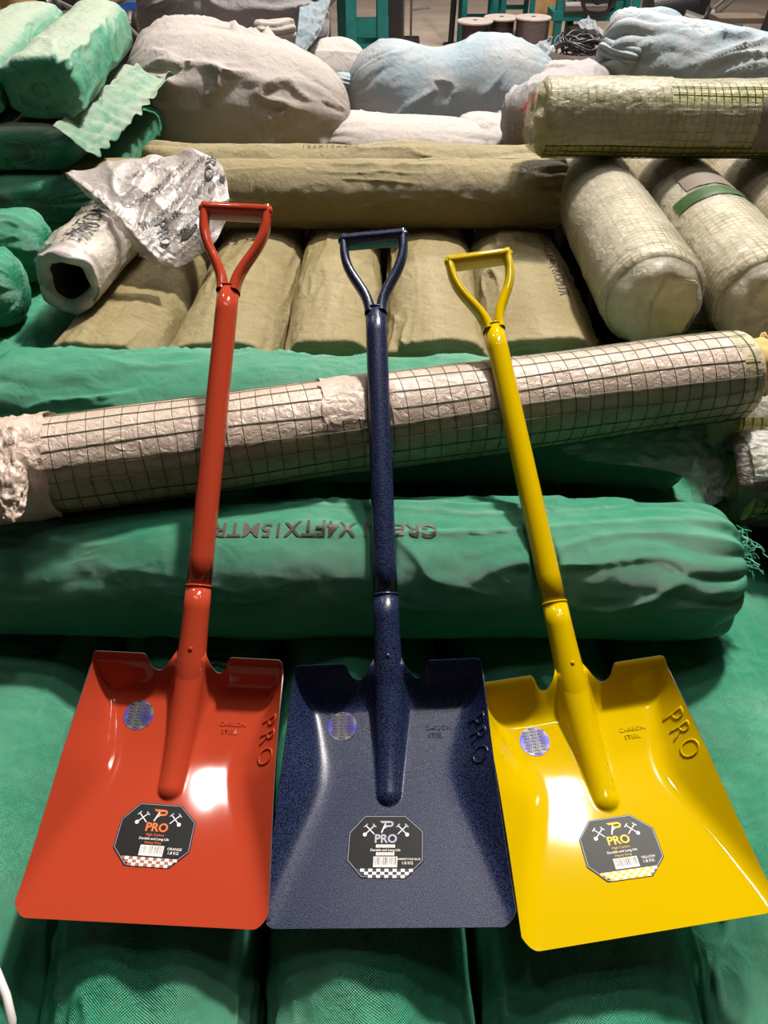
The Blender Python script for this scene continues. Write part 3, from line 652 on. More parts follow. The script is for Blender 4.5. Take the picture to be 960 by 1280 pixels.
# ------------------------------------------------------------------ pinkish mesh roll under the shafts
GMESH = 'wire mesh rolls in plastic film'
def mesh_roll(P0, P1, a, cell, label, wire, body, wraps, capm=None, seed=0, wr=.0009, cap_near=None, group=None, patches=(), lump=.003, nth=44, c=.012, core=None, p=6, dent=False):
    r = Roll(P0, P1, a, c0=c, c1=c, p0=p, p1=p, seed=seed, amp=.0012, fs=4, fr=10, lump=lump, lumpf=5, flat=.95, dent=dent)
    o = thing('mesh_roll', r.build('mesh_roll', body, .015, 72, 7), label, 'roll', group)
    obj('wire_grid', r.grid('wire_grid', cell, cell, wire, wr, .0012, nth=nth), o, kind='stuff')
    for k, (q0, q1, t0, t1, m, off, rag, crk) in enumerate(wraps):
        obj('plastic_wrap', r.patch('plastic_wrap', q0, q1, t0, t1, m, off, max(30, int((q1 - q0) / .009)), 56, rag, seed + k * 3, crk), o)
    for k, (q0, q1, t0, t1, m) in enumerate(patches):
        obj('paper_label', r.patch('paper_label', q0, q1, t0, t1, m, .0072, 24, 24, .02, seed + k), o)
    return r, o
nr, no = mesh_roll((-.585, .848, -.690), (.620, 1.118, -.684), .0755, .0245, 'pinkish film wrapped wire mesh roll lying across, supporting all three shovel shafts', WIREG, NETBODY,
    [(.02, 1.19, -1.5, 1.02, FILMP, .0009, .10, .0002), (.0, .10, -1.6, 2.3, FILMP, .0030, .12, .004), (.5, .60, -1.2, .85, FILMP, .0020, .14, .002),
     (.0, 1.2, .95, 2.4, FILMK, .0006, .06, .0002)], seed=21, wr=.00075, nth=60, dent=True)
core = Roll((.60, 1.113, -.670), (.668, 1.130, -.674), .046, c0=.004, c1=.004, p0=8, p1=8, seed=3, amp=.004, fr=25, lump=.012, lumpf=14)
V = core.at(*np.meshgrid(np.linspace(.004, core.L - .002, 12), np.linspace(0, 2 * PI, 40, endpoint=False), indexing='ij'))
V[-1] += (V[-1] - V[-1].mean(0)) * (.15 * np.sin(np.arange(40) * .9)[:, None]) + np.array([.008, 0, 0]) * np.sin(np.arange(40) * .63)[:, None]
me = mesh('cardboard_core', V.reshape(-1, 3), grid_faces(12, 40, True), CARD); oc_ = obj('cardboard_core', me, no); sdm = oc_.modifiers.new('s', 'SOLIDIFY'); sdm.thickness = .003
def sheet(name, ctrl, mat, nu=60, nv=60, wr=.004, f=30, seed=1, thick=0):
    """cloth-like sheet through a grid of control points (relative to the phone)"""
    ctrl = np.array(ctrl, float); a, b = ctrl.shape[:2]
    def up(A, n):
        x = np.linspace(0, 1, len(A)); t = np.linspace(0, 1, n); out = []
        A2 = A.reshape(len(A), -1); B = np.stack([np.interp(t, x, A2[:, i]) for i in range(A2.shape[1])], 1)
        k = max(1, n // len(A) // 2) * 2 + 1; pad = k // 2
        B = np.pad(B, ((pad, pad), (0, 0)), 'reflect', reflect_type='odd'); B = np.stack([np.convolve(B[:, i], np.ones(k) / k, 'valid') for i in range(B.shape[1])], 1)
        return B.reshape(n, *A.shape[1:])
    G = up(ctrl, nu); G = up(G.transpose(1, 0, 2), nv).transpose(1, 0, 2)
    n = np.cross(np.gradient(G, axis=0), np.gradient(G, axis=1)); n /= np.linalg.norm(n, axis=-1)[..., None] + 1e-9
    D = wr * (ridge(G[..., 0] * f + seed, G[..., 1] * f * .5, G[..., 2] * f + seed) ** 2 + .6 * ridge(G[..., 0] * f * 2.3, G[..., 1] * f + seed, G[..., 2] * f * 2) ** 2 - .6)
    G = G + n * D[..., None]; G[..., 2] += CAMZ
    uu, vv = np.meshgrid(np.linspace(0, .3, nu), np.linspace(0, .3, nv), indexing='ij')
    me = mesh(name, G.reshape(-1, 3), grid_faces(nu, nv), mat, uv=np.stack([uu, vv], -1).reshape(-1, 2)); return me, G
def pixgrid(rows): return [[at_pix(*p) for p in row] for row in rows]
me, _ = sheet('film_tail', pixgrid([[(700, 560, 1.25), (780, 545, 1.27), (850, 520, 1.29), (905, 515, 1.31)], [(720, 575, 1.24), (800, 566, 1.26), (868, 548, 1.28), (915, 545, 1.31)],
       [(860, 590, 1.27), (880, 595, 1.27), (905, 590, 1.29), (925, 580, 1.31)], [(868, 640, 1.27), (885, 635, 1.27), (905, 625, 1.29), (920, 612, 1.31)]]), FILMT, 44, 44, .006, 45, 5)
obj('loose_film', me, no)
me, _ = sheet('loose_film', pixgrid([[(-10, 540, 1.02), (20, 530, 1.03), (48, 545, 1.05)], [(-8, 620, 1.0), (15, 610, 1.0), (40, 600, 1.03)], [(0, 645, 1.0), (18, 655, 1.0), (30, 640, 1.01)]]), FILMP, 30, 30, .006, 60, 8)
obj('loose_film', me, no)

# ------------------------------------------------------------------ khaki rolls pointing away
KX = [(65, 208), (208, 352), (352, 482), (478, 612), (600, 752)]
KL = ['khaki wrapped roll under the crumpled printed plastic bag', 'khaki wrapped roll behind the red D grip', 'khaki wrapped roll just left of the blue D grip',
      'khaki wrapped roll between the blue and yellow D grips', 'khaki wrapped roll with printed characters, right of the yellow D grip']
KF = [(222, 285), (285, 372), (372, 484), (484, 588), (588, 692)]
for i, (x0, x1) in enumerate(KX):
    dn = 1.536; df = 1.94 * .743 + .72 * .669
    a = (x1 - x0) / 2 * dn / 924 * 1.0; xn = ((x0 + x1) / 2 - 480) * dn / 924; f0, f1 = KF[i]; xf = ((f0 + f1) / 2 - 480) * df / 924
    if i == 0: xf = xn + .02
    dx = (xf - xn) / .55
    r = Roll((xn, 1.285 + .006 * i, -.828), (xn + dx * 1.2, 2.56, -.83), a * .97, .112, e=2.9, c0=.018, c1=.05, p0=5.5, seed=30 + i, amp=.0075, fs=1.6, fr=14, warp=.6, slant=.3, lump=.006, lumpf=4, gath=(.06, .02), gn=9, glen=.09)
    o = thing('khaki_roll', r.build('khaki_roll', KHAKI, .008, 150, 14), KL[i], 'roll', 'khaki rolls pointing away')
    if i == 4: obj('stencil_text', r.text('stencil_text', '22X12X4FTX15MTR', (.36), .40, .040, INKB, rot=PI, off=.0016, seg=.006, space=.95), o)
    if i == 1: obj('stencil_text', r.text('stencil_text', '12 57', .50, -.15, .035, INKB, rot=-PI / 2, off=.003), o)
# khaki rolls lying across
kA = Roll((-.80, 1.915, -.650), (.455, 1.915, -.650), .082, e=2.05, c0=.05, c1=.03, seed=40, amp=.008, fs=1.0, fr=11, warp=.9, slant=.25, lump=.004, gath=(.08, .16), gn=15, glen=.08)
oA = thing('khaki_roll', kA.build('khaki_roll', KHAKI, .007, 150, 14), 'long khaki wrapped roll lying across behind the D grips, frayed right end', 'roll')
th = []
for k in range(40):
    a = rr.uniform(0, 2 * PI); p = np.array([.452, 1.915 + .075 * math.sin(a), -.650 + CAMZ + .075 * math.cos(a)]); pts = [p]; v = np.array([.8, math.sin(a) * .5, math.cos(a) * .5])
    for _ in range(6): v = v + np.array([rr.uniform(-.4, .3), rr.uniform(-.4, .4), rr.uniform(-.5, .4)]); pts.append(pts[-1] + v / np.linalg.norm(v) * .006)
    th.append(np.array(pts))
obj('frayed_threads', fast_tubes('frayed_threads', th, .0011, KHAKI), oA, kind='stuff')
kB = Roll((-.64, 2.085, -.657), (.415, 2.075, -.657), .077, e=2.05, c0=.05, c1=.03, seed=44, amp=.008, fs=1.0, fr=11, warp=.9, slant=.25, lump=.004, gath=(.3, .1), gn=11)
oB = thing('khaki_roll', kB.build('khaki_roll', KHAKI, .008, 130, 14), 'khaki wrapped roll lying across, the farther one against the grey sacks', 'roll')
obj('stencil_text', kB.text('stencil_text', '122X12X4FT', .50, .10, .022, INKB, rot=0, off=.002, space=1.3), oB)

# ------------------------------------------------------------------ right: mesh rolls pointing away, one across on top, a pile underneath
def film_all(L): return [(.0, L, -2.0, 2.0, FILMC, .0030, .08, .0012), (.05, L * .5, -1.2, 1.5, FILMC, .0042, .25, .0014)]
RN = [((.512, 1.30, -.640), (.525, 2.50, -.640), .0935, 'film wrapped mesh roll nearest the khaki rolls, pale card in its end', []),
      ((.725, 1.30, -.645), (.705, 2.50, -.640), .0935, 'film wrapped mesh roll with a dark green stripe around it', [(.31, .36, -1.0, 1.0, PATCHG), (.375, .47, -.6, .45, PATCH)]),
      ((.935, 1.36, -.645), (.900, 2.56, -.640), .0935, 'film wrapped mesh roll with one large brown label on top', [(.23, .34, -.65, .05, PATCH)]),
      ((1.135, 1.40, -.645), (1.10, 2.60, -.640), .0935, 'film wrapped mesh roll at the far right edge with brown label', [(.16, .28, -.7, .2, PATCH)])]
for i, (P0, P1, a, lab, pt) in enumerate(RN):
    r, o = mesh_roll(P0, P1, a, .0145, lab, WIRE, NETBODY, film_all(1.2), seed=50 + 3 * i, group='mesh rolls pointing away on the right', patches=pt, c=.03, p=3.2, wr=.0006)
    if i < 2:   # card packed in the near end, film gathered over it
        c = np.array(P0) + [.02 - .03 * i, -.004, 0]; card = []
        bm = bmesh.new(); pts = [(-.02, -.055), (.042, -.06), (.060, -.01), (.045, .045), (-.012, .052), (-.03, .0)]
        vs = [bm.verts.new((c[0] + x, c[1] - (.006 if k % 2 else 0), c[2] + z + CAMZ)) for k, (x, z) in enumerate(pts)]
        f = bm.faces.new(vs); ext = bmesh.ops.extrude_face_region(bm, geom=[f]); bmesh.ops.translate(bm, verts=[v for v in ext['geom'] if isinstance(v, bmesh.types.BMVert)], vec=(0, .02, 0))
        bmesh.ops.recalc_face_normals(bm, faces=bm.faces[:]); bmesh.ops.bevel(bm, geom=bm.edges[:], offset=.003, segments=2, affect='EDGES')
        me = bpy.data.meshes.new('end_card'); bm.to_mesh(me); bm.free(); me.materials.append(CARDP); obj('end_card', me, o)
    q, t = np.meshgrid(np.linspace(0, 1, 14), np.linspace(0, 2 * PI, 64), indexing='ij')
    rad = a * (1.03 - .97 * q ** 1.2) * (1 + .012 * np.sin(t * 9 + q * 5)); cen = np.array(P0)
    V = np.stack([cen[0] + rad * np.sin(t), cen[1] + .045 - .075 * sm(0, .35, q) + .004 * np.sin(t * 7 + 3 * q), cen[2] + CAMZ + rad * np.cos(t)], -1)
    obj('film_end', mesh('film_end', V.reshape(-1, 3), grid_faces(14, 64)[:, ::-1], FILMC), o)
r, o = mesh_roll((.356, 1.870, -.466), (1.58, 1.850, -.470), .079, .0165, 'yellowish wire mesh roll lying across on top of the other mesh rolls', WIREG, NETYEL,
      [(0, 1.22, -1.4, .42, FILMC, .003, .06, .002), (.0, .28, -1.4, 1.9, FILMK, .0042, .16, .003), (.0, 1.2, .9, 2.0, FILMC, .003, .05, .001)], seed=70, patches=[(.475, .60, .75, 2.1, PATCH)], c=.02, wr=.0010)
obj('stencil_text', r.text('stencil_text', '3/8', .53, -.3, .03, INKB, rot=0, off=.008), o)
q, t = np.meshgrid(np.linspace(0, 1, 12), np.linspace(0, 2 * PI, 60), indexing='ij'); rad = .082 * (1 - .8 * q ** 1.6) * (1 + .05 * np.sin(t * 8))
V = np.stack([.40 - .062 * sm(0, .5, q) + .006 * np.sin(t * 6), 1.870 + rad * np.sin(t), -.466 + CAMZ + rad * np.cos(t)], -1)
obj('film_end', mesh('film_end', V.reshape(-1, 3), grid_faces(12, 60), FILMK), o)
LOWR = [((.645, 1.175, -.815), (1.60, 1.20, -.815), .070, 'shiny film wrapped mesh roll, second from the bottom at the right edge', NETYEL),
        ((.635, 1.355, -.815), (1.60, 1.37, -.815), .070, 'film wrapped mesh roll end seen just right of the cardboard core', NETYEL),
        ((.610, 1.005, -.825), (1.60, 1.02, -.825), .078, 'film wrapped mesh roll with dark brown open end at the right edge', NETYEL),
        ((.66, 1.53, -.815), (1.60, 1.55, -.815), .075, 'film wrapped mesh roll in the dark under the upright card ends', NETYEL)]
for i, (P0, P1, a, lab, bd) in enumerate(LOWR):
    r, o = mesh_roll(P0, P1, a, .017, lab, WIREG, bd, [(0, .95, -1.3, .95, FILMS, .003, .06, .004)], seed=80 + i, group='mesh rolls stacked low on the right', wr=.0009, c=.015)
    if i == 2:
        q, t = np.meshgrid(np.linspace(0, 1, 14), np.linspace(0, 2 * PI, 60), indexing='ij'); rad = a * (1.06 - .55 * q ** 1.3) * (1 + .06 * np.sin(t * 5 + q * 3))
        V = np.stack([P0[0] + .05 - .07 * np.sin(np.minimum(1, q * 1.6) * PI / 2) + .05 * np.maximum(0, q - .6), P0[1] + rad * np.sin(t), P0[2] + CAMZ + rad * np.cos(t)], -1)
        obj('film_end', mesh('film_end', V.reshape(-1, 3), grid_faces(14, 60), FILMD), o)
d2 = Roll((.70, .86, -.915), (1.6, .88, -.915), .085, c0=.05, c1=.04, seed=95, amp=.008, fr=16, gath=(.2, 0))
thing('mesh_roll', d2.build('mesh_roll', FILMD, .012, 90), 'dark film wrapped roll low at the right edge beside the green threads', 'roll')
# filler rolls that carry the right-hand pile
for i, (y, x0) in enumerate(((1.03, .73), (1.24, .73), (1.47, .50), (1.67, .50), (1.87, .50), (2.08, .50), (2.29, .50), (2.46, .50))):
    r = Roll((x0, y, -1.035), (1.62, y, -1.035), .098 if y > .99 else .09, .14, e=2.6, seed=100 + i, amp=.004)
    thing('mesh_roll', r.build('mesh_roll', DARKROLL, .03, 36, 6), 'bottom roll of the right hand pile, hidden under other mesh rolls', 'roll', 'hidden bottom mesh rolls')
for i, y in enumerate((1.72, 1.92, 2.12, 2.32)):
    r = Roll((.50, y, -.815), (1.62, y, -.815), .08, c0=.02, c1=.02, seed=120 + i, amp=.003)
    thing('mesh_roll', r.build('mesh_roll', DARKROLL, .03, 36, 6), 'roll hidden below the mesh rolls that point away', 'roll', 'hidden middle mesh rolls')

# ------------------------------------------------------------------ left: green stack, white film roll, printed bag
GS = 'green wrapped rolls stacked on the left'
def green(P0, P1, a, b, lab, seed, e=2.6, mat=None, **k):
    kw = dict(c0=.05, c1=.06, p0=3.0, p1=2.6, amp=.010, fs=4, fr=14, warp=.9, slant=.5, lump=.008, lumpf=5, gath=(.05, .04), gn=11, glen=.10); kw.update(k)
    r = Roll(P0, P1, a, b, e=e, seed=seed, **kw)
    return r, thing('green_roll', r.build('green_roll', mat or GREEN, .009, 130, 16), lab, 'roll', GS)
green((-.785, 1.90, -.415), (-.835, 2.62, -.395), .088, .070, 'dusty green roll on top of the left stack, the right hand one', 201, mat=GREENP, amp=.007, e=2.7, c0=.03, p0=4.5, slant=1.2, fs=6)
green((-.965, 1.88, -.415), (-1.015, 2.60, -.395), .088, .070, 'dusty green roll on top of the left stack at the frame edge', 202, mat=GREENP, amp=.007, e=2.7, c0=.03, p0=4.5, slant=1.2, fs=6)
r2, o2 = green((-.90, 1.86, -.535), (-.88, 2.58, -.530), .175, .052, 'wide green bag, second from the top of the left stack, frilled seam', 203, e=3.4, mat=GREENP)
fl = []
for i in range(26):
    f = i / 25; Y = 1.83 + .66 * f; w = .022 + .012 * math.sin(i * 2.1) + .03 * f
    fl.append([(-.750 + .03 * f, Y, -.470 + .004 * math.sin(i * 2.4)), (-.722 + .03 * f + .006 * math.sin(i * 1.7), Y - .01, -.492 + .006 * math.sin(i * 2.9 + 1)),
               (-.702 + .03 * f + w * .3, Y + .005, -.522 + .008 * math.sin(i * 2.3)), (-.692 + .03 * f + w * .7, Y + .012 * math.sin(i), -.540 + .012 * math.sin(i * 2.6 + 2) + .05 * f * f)])
me, _ = sheet('gathered_seam', fl, GREENP, 120, 24, .0025, 24, 4); so = obj('gathered_seam', me, o2); so.modifiers.new('s', 'SOLIDIFY').thickness = .0012
green((-.865, 1.80, -.638), (-.855, 2.56, -.630), .175, .050, 'wide green bag, third from the top of the left stack, star gathered end', 204, e=3.2, gath=(.10, .05), gn=17)
green((-.865, 1.83, -.935), (-.855, 2.56, -.935), .175, .243, 'tall green bag at the bottom of the left stack behind the white roll', 205, e=4)
green((-1.35, 1.595, -.655), (-.735, 1.60, -.655), .072, .072, 'green roll end with gathered corner under the left stack', 206, e=2.3, gath=(.05, .07), gn=15)
green((-1.35, 1.42, -.665), (-.735, 1.425, -.668), .078, .080, 'green roll end at the left frame edge, loosely tied, nearest of the crosswise ones', 207, e=2.3, gath=(.05, .08), gn=13)
green((-.795, 1.02, -.835), (-.80, 1.72, -.83), .100, .092, 'green roll pointing away, left of the khaki rolls in the shade', 208, e=2.2)
green((-1.04, 1.02, -.835), (-1.04, 1.72, -.83), .125, .092, 'green roll pointing away at the left edge below the crosswise ends', 209, e=2.2)
for i, (x, w) in enumerate(((-.80, .10), (-1.04, .12))):
    green((x, 1.05, -1.055), (x, 1.72, -1.055), w, .123, 'bottom green roll hidden under the left pile', 212 + i, e=4)
# hollow roll of white film
P0 = np.array([-.640, 1.415, -.652]); P1 = np.array([-.575, 1.98, -.640])
wr_ = Roll(P0, P1, .066, c0=.001, c1=.01, p0=20, p1=6, seed=61, amp=.006, fs=5, fr=14, slant=1.2, lump=.005, lumpf=9, flat=1.0)
nth = 90; th_ = np.linspace(0, 2 * PI, nth, endpoint=False); qs = np.linspace(.002, wr_.L - .002, 70)
V = [wr_.at(q, th_, 0.0 + .0 * th_, kk=np.ones(nth)) for q in qs]; V[0] = V[0] - wr_.T * (.012 * np.sin(th_ * 2 + 1) + .006 * np.sin(th_ * 5))[:, None]
c0_ = V[0].mean(0); inner = []
for k_, dq in ((.86, .0), (.70, .003), (.60, .012), (.57, .06), (.55, .22)):
    inner.append(c0_ + (V[0] - c0_) * (k_ * (1 + .05 * np.sin(th_ * 4)))[:, None] + wr_.T * dq)
cap = [V[-1].mean(0) + (V[-1] - V[-1].mean(0)) * f for f in (.5, .01)]
allr = inner[::-1] + V + cap; cl = c0_ + wr_.T * .22; allr = [cl + (allr[0] - cl) * .01] + allr
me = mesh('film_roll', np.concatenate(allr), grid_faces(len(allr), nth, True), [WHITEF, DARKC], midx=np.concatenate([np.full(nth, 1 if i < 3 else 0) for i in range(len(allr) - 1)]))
wr_.VF = np.concatenate(allr), grid_faces(len(allr), nth, True)
fo = thing('film_roll', me, 'hollow roll of white plastic film lying beside the khaki rolls', 'roll')
obj('plastic_wrap', wr_.patch('plastic_wrap', .03, .5, -1.4, 1.6, FILMC, .003, 60, 50, .1, 7, .004), fo)
for q_, t_, sz in ((.10, .35, .040), (.20, .15, .05)):
    obj('printed_mark', wr_.text('printed_mark', 'EUROMOTEC' if q_ > .15 else 'PRO', q_, t_, sz, INK, off=.008, seg=.005, rot=0, bold=.01), fo)
# crumpled printed bag
rows = [[(83, 214, 1.640), (135, 203, 1.66), (190, 195, 1.69), (245, 188, 1.72), (278, 203, 1.72), (284, 228, 1.71)],
        [(84, 216, 1.635), (138, 216, 1.63), (195, 222, 1.66), (240, 222, 1.685), (272, 232, 1.69), (285, 250, 1.70)],
        [(86, 218, 1.63), (136, 235, 1.60), (192, 262, 1.63), (232, 268, 1.655), (262, 272, 1.665), (280, 280, 1.69)],
        [(88, 220, 1.63), (128, 246, 1.58), (180, 296, 1.59), (215, 305, 1.625), (245, 300, 1.635), (272, 300, 1.66)],
        [(90, 222, 1.64), (122, 250, 1.60), (166, 290, 1.60), (200, 330, 1.60), (225, 336, 1.63), (255, 318, 1.655)]]
me, G = sheet('plastic_bag', pixgrid(rows), FILMW, 110, 130, .012, 7, 9)
bag = thing('plastic_bag', me, 'crumpled white plastic bag printed with black words, left of the red D grip', 'bag')
bag.modifiers.new('s', 'SOLIDIFY').thickness = .0008
def on_sheet(G, V, cu, cv, rot, off=.003):
    nu, nv = G.shape[:2]; c, s_ = math.cos(rot), math.sin(rot)
    nn_ = np.cross(np.gradient(G, axis=0), np.gradient(G, axis=1)); nn_ /= np.linalg.norm(nn_, axis=-1)[..., None] + 1e-9
    if nn_[..., 2].mean() < 0: nn_ = -nn_
    x = V[:, 0] * c - V[:, 1] * s_; y = V[:, 0] * s_ + V[:, 1] * c
    v = np.clip(cv + x / .36, .01, .99) * (nv - 1); u = np.clip(cu - y / .24, .01, .99) * (nu - 1)
    i, j = u.astype(int), v.astype(int); i = np.minimum(i, nu - 2); j = np.minimum(j, nv - 2); fu, fv = (u - i)[:, None], (v - j)[:, None]
    lerp = lambda A: A[i, j] * (1 - fu) * (1 - fv) + A[i + 1, j] * fu * (1 - fv) + A[i, j + 1] * (1 - fu) * fv + A[i + 1, j + 1] * fu * fv
    return lerp(G) + lerp(nn_) * off
TV, TF, off = [], [], 0
def bag_text(t, cu, cv, rot, size, bold=0.):
    global off
    V, F = text_tris(t, size, bold * size, .012); TV.append(on_sheet(G, V, cu, cv, rot)); TF.append(F + off); off += len(V)
for k in range(5):
    for m in range(3): bag_text('EUROMOTEC', .18 + .28 * m + .06 * (k % 2), .36 + .12 * k, math.radians(48), .0155)
for cu, cv, ro in ((.10, .72, -1.5), (.70, .52, -.9)): bag_text('PRO', cu, cv, ro, .036, .01)
for cu, cv in ((.12, .86), (.66, .70)):
    V = np.array([(-.02, -.008), (-.012, .006), (.0, .002), (.012, .012), (.02, .004), (.010, -.006), (.0, -.012)]); F = np.array([[0, 1, 2], [0, 2, 6], [2, 5, 6], [2, 3, 5], [3, 4, 5]])
    TV.append(on_sheet(G, np.c_[V * 1.1, np.zeros(7)], cu, cv, .4)); TF.append(F + off); off += 7
obj('bag_print', mesh('bag_print', np.concatenate(TV), np.concatenate(TF), INK, smooth=False), bag)
me, _ = sheet('folded_edge', pixgrid([[(82, 214, 1.62), (120, 236, 1.57), (160, 268, 1.55), (190, 300, 1.555), (222, 325, 1.58)], [(84, 218, 1.60), (118, 244, 1.545), (156, 280, 1.53), (185, 318, 1.54), (216, 334, 1.575)],
       [(86, 220, 1.63), (116, 250, 1.58), (152, 288, 1.57), (180, 326, 1.58), (208, 338, 1.60)]]), FILMW, 40, 90, .006, 30, 12)
obj('folded_edge', me, bag)
# white strap at the lower left corner
st_ = [at_pix(-22, 1180, .84), at_pix(-4, 1215, .80), at_pix(8, 1245, .785), at_pix(15, 1275, .775), at_pix(14, 1310, .78)]
obj('strap', tube_mesh('strap', [[p + [0, 0, CAMZ] for p in st_]], .0045, plain('white_strap', (.6, .57, .55), .5), 10), None, 'white plastic strap lying in the lower left corner', 'strap')

# ------------------------------------------------------------------ sacks behind
def sack(name, a_pix, b_pix, a, b, mat, lab, seed, e=2.2, c=.30, p=2.3, amp=.022, rmod=None, group='full sacks behind the rolls', **k):
    P0, P1 = at_pix(*a_pix), at_pix(*b_pix); L = np.linalg.norm(P1 - P0); kw = dict(fs=3.0, fr=5, warp=.7, slant=1.0, lump=.012, lumpf=3, gath=(.08, .08), gn=13, glen=.2, fine=.04); kw.update(k)
    r = Roll(P0, P1, a, b, e=e, c0=L * c, c1=L * c, p0=p, p1=p, seed=seed, amp=amp, rmod=rmod, **kw); r.fine = .05
    return r, thing('sack', r.build('sack', mat, .010, 150, 24), lab, 'sack', group)
r, o = sack('sack', (160, 125, 2.45), (438, 150, 2.50), .24, .235, SACKG, 'big grey beige sack behind the khaki rolls, creased', 301, e=2.3, amp=.032, fs=2.5, fr=6, rmod=lambda q, t: 1 - .25 * sm(.3, .75, q))
r, o = sack('sack', (172, 12, 2.85), (412, 22, 2.95), .2, .19, SACKD, 'dark grey sack lying on the big beige one, tied at right', 302, e=2.4, gath=(.1, .25))
kn = Roll(at_pix(318, 40, 2.62), at_pix(368, 38, 2.66), .045, .035, c0=.04, c1=.02, seed=5, amp=.01, fr=20, gath=(.3, .3), gn=9); obj('tied_end', kn.build('tied_end', SACKG, .006, 60, 8), o)
me, _ = sheet('cloth_panel', pixgrid([[(375, 5, 2.75), (400, 0, 2.78), (415, -12, 2.82)], [(372, 40, 2.70), (392, 38, 2.72), (408, 20, 2.78)], [(366, 66, 2.68), (380, 68, 2.70), (398, 45, 2.75)]]), SACKB, 30, 30, .008, 20, 3)
obj('cloth_panel', me, o)
two = lambda q, t: .86 + .10 * np.cos((q - .56) * 2 * PI / .40)
r, o = sack('sack', (436, 122, 2.82), (690, 108, 2.92), .20, .195, SACKB, 'pale blue sack with two lobes in the middle behind the rolls', 303, e=2.3, rmod=two, amp=.012, fs=6, fr=2.5, slant=.7, lump=.008, c=.24, p=2.8)
me, _ = sheet('sack_flap', pixgrid([[(655, 62, 2.80), (675, 52, 2.82), (690, 46, 2.85)], [(652, 100, 2.74), (672, 85, 2.78), (688, 66, 2.83)], [(640, 128, 2.72), (660, 118, 2.74), (676, 98, 2.79)], [(600, 152, 2.70), (640, 138, 2.70), (662, 122, 2.74)]]), SACKB, 40, 40, .012, 25, 6)
obj('sack_flap', me, o).modifiers.new('s', 'SOLIDIFY').thickness = .002
ear = Roll(at_pix(418, 100, 2.80), at_pix(462, 108, 2.82), .05, .03, c0=.05, c1=.02, seed=6, amp=.012, fr=18, gath=(.2, .2)); obj('sack_ear', ear.build('sack_ear', SACKB, .007, 60, 10), o)
r, o = sack('sack', (742, 78, 2.55), (1040, 132, 2.45), .165, .168, SACKB, 'large pale blue sack at the right, dusty beige top, tied end', 304, e=2.5, c=.16, p=2.6, amp=.016, fs=9, fr=2.5, slant=1.6, gath=(.30, .05), gn=15)
kn = Roll(at_pix(752, 58, 2.44), at_pix(800, 74, 2.38), .035, .03, c0=.03, c1=.03, seed=8, amp=.012, fr=20, gath=(.3, .3), gn=9); obj('tied_end', kn.build('tied_end', SACKB, .006, 60, 8), o)
me, _ = sheet('sack_ear', pixgrid([[(722, 26, 2.52), (736, 20, 2.52), (750, 34, 2.48)], [(726, 36, 2.50), (742, 36, 2.48), (758, 46, 2.45)], [(736, 38, 2.50), (750, 46, 2.47), (764, 56, 2.44)]]), SACKB, 24, 24, .01, 30, 7); obj('sack_ear', me, o)
ov = Roll(at_pix(765, 32, 2.55), at_pix(850, 30, 2.62), .07, .05, c0=.08, c1=.08, p0=2.2, p1=2.2, seed=9, amp=.012, fr=16); obj('cloth_fold', ov.build('cloth_fold', SACKB, .008, 70, 10), o)
r, o = sack('sack', (395, 174, 2.50), (610, 182, 2.54), .15, .080, SACKW, 'flat white sack lying between the beige and the two-lobed sack', 305, amp=.018)
r, o = sack('sack', (640, 160, 2.36), (755, 120, 2.55), .12, .125, SACKD, 'small grey sack with a pink patch beside the top mesh roll', 306, amp=.02)
obj('pink_patch', r.patch('pink_patch', .01, 0.20, .35, 1.9, PINKC, .003, 30, 30, .1, 2), o)
r, o = sack('sack', (335, 118, 2.95), (462, 110, 3.05), .17, .19, SACKW, 'white pleated sack seen between the beige and the two-lobed sack', 307, fs=1, fr=16, amp=.02)
r, o = sack('sack', (560, 182, 2.60), (690, 178, 2.64), .13, .085, SACKW, 'white sack below the two-lobed pale blue sack', 308)
r, o = sack('sack', (655, 132, 2.85), (765, 130, 2.9), .14, .13, SACKG, 'beige sack under the basket of dark wire', 309)
for i, (x, y) in enumerate(((-.62, 2.72), (-.05, 2.78), (.50, 2.90), (1.04, 2.88), (1.58, 2.90), (.2, 3.2), (-.6, 3.22), (.8, 3.25))):
    r = Roll((x - .27, y, -.985), (x + .27, y, -.985), .22, .20, e=3, c0=.12, c1=.12, p0=2.4, p1=2.4, seed=320 + i, amp=.02, fr=7, lump=.015)
    thing('sack', r.build('sack', SACKG, .02, 60, 10), 'grey sack in the bottom layer behind the khaki rolls', 'sack', 'bottom layer of grey sacks')
# basket with dark wire
bp_ = at_pix(722, 78, 3.0); M = Matrix.Translation(bp_ + [0, 0, CAMZ])
bk = obj('basket', lathe('basket', [(0, -.07), (.06, -.07), (.10, -.03), (.125, .04), (.13, .045), (.120, .04), (.095, -.02), (0, -.03)], SACKW, 40, M=M), None, 'white bowl holding a tangle of dark wire behind the sacks', 'bowl')
pa = []
for k in range(22):
    tt = np.linspace(0, 2 * PI, 40, endpoint=False); R_ = rr.uniform(.05, .10); cx, cy = rr.uniform(-.02, .02), rr.uniform(-.02, .02)
    pa.append(np.stack([bp_[0] + cx + R_ * np.cos(tt), bp_[1] + cy + R_ * np.sin(tt), bp_[2] + CAMZ + .035 + rr.uniform(-.01, .05) + .012 * np.sin(tt * 3 + k)], -1))
obj('wire_tangle', fast_tubes('wire_tangle', pa, .0035, BLACKM, 5, True), None, 'tangle of black wire heaped in the white bowl', 'wire', kind='stuff')

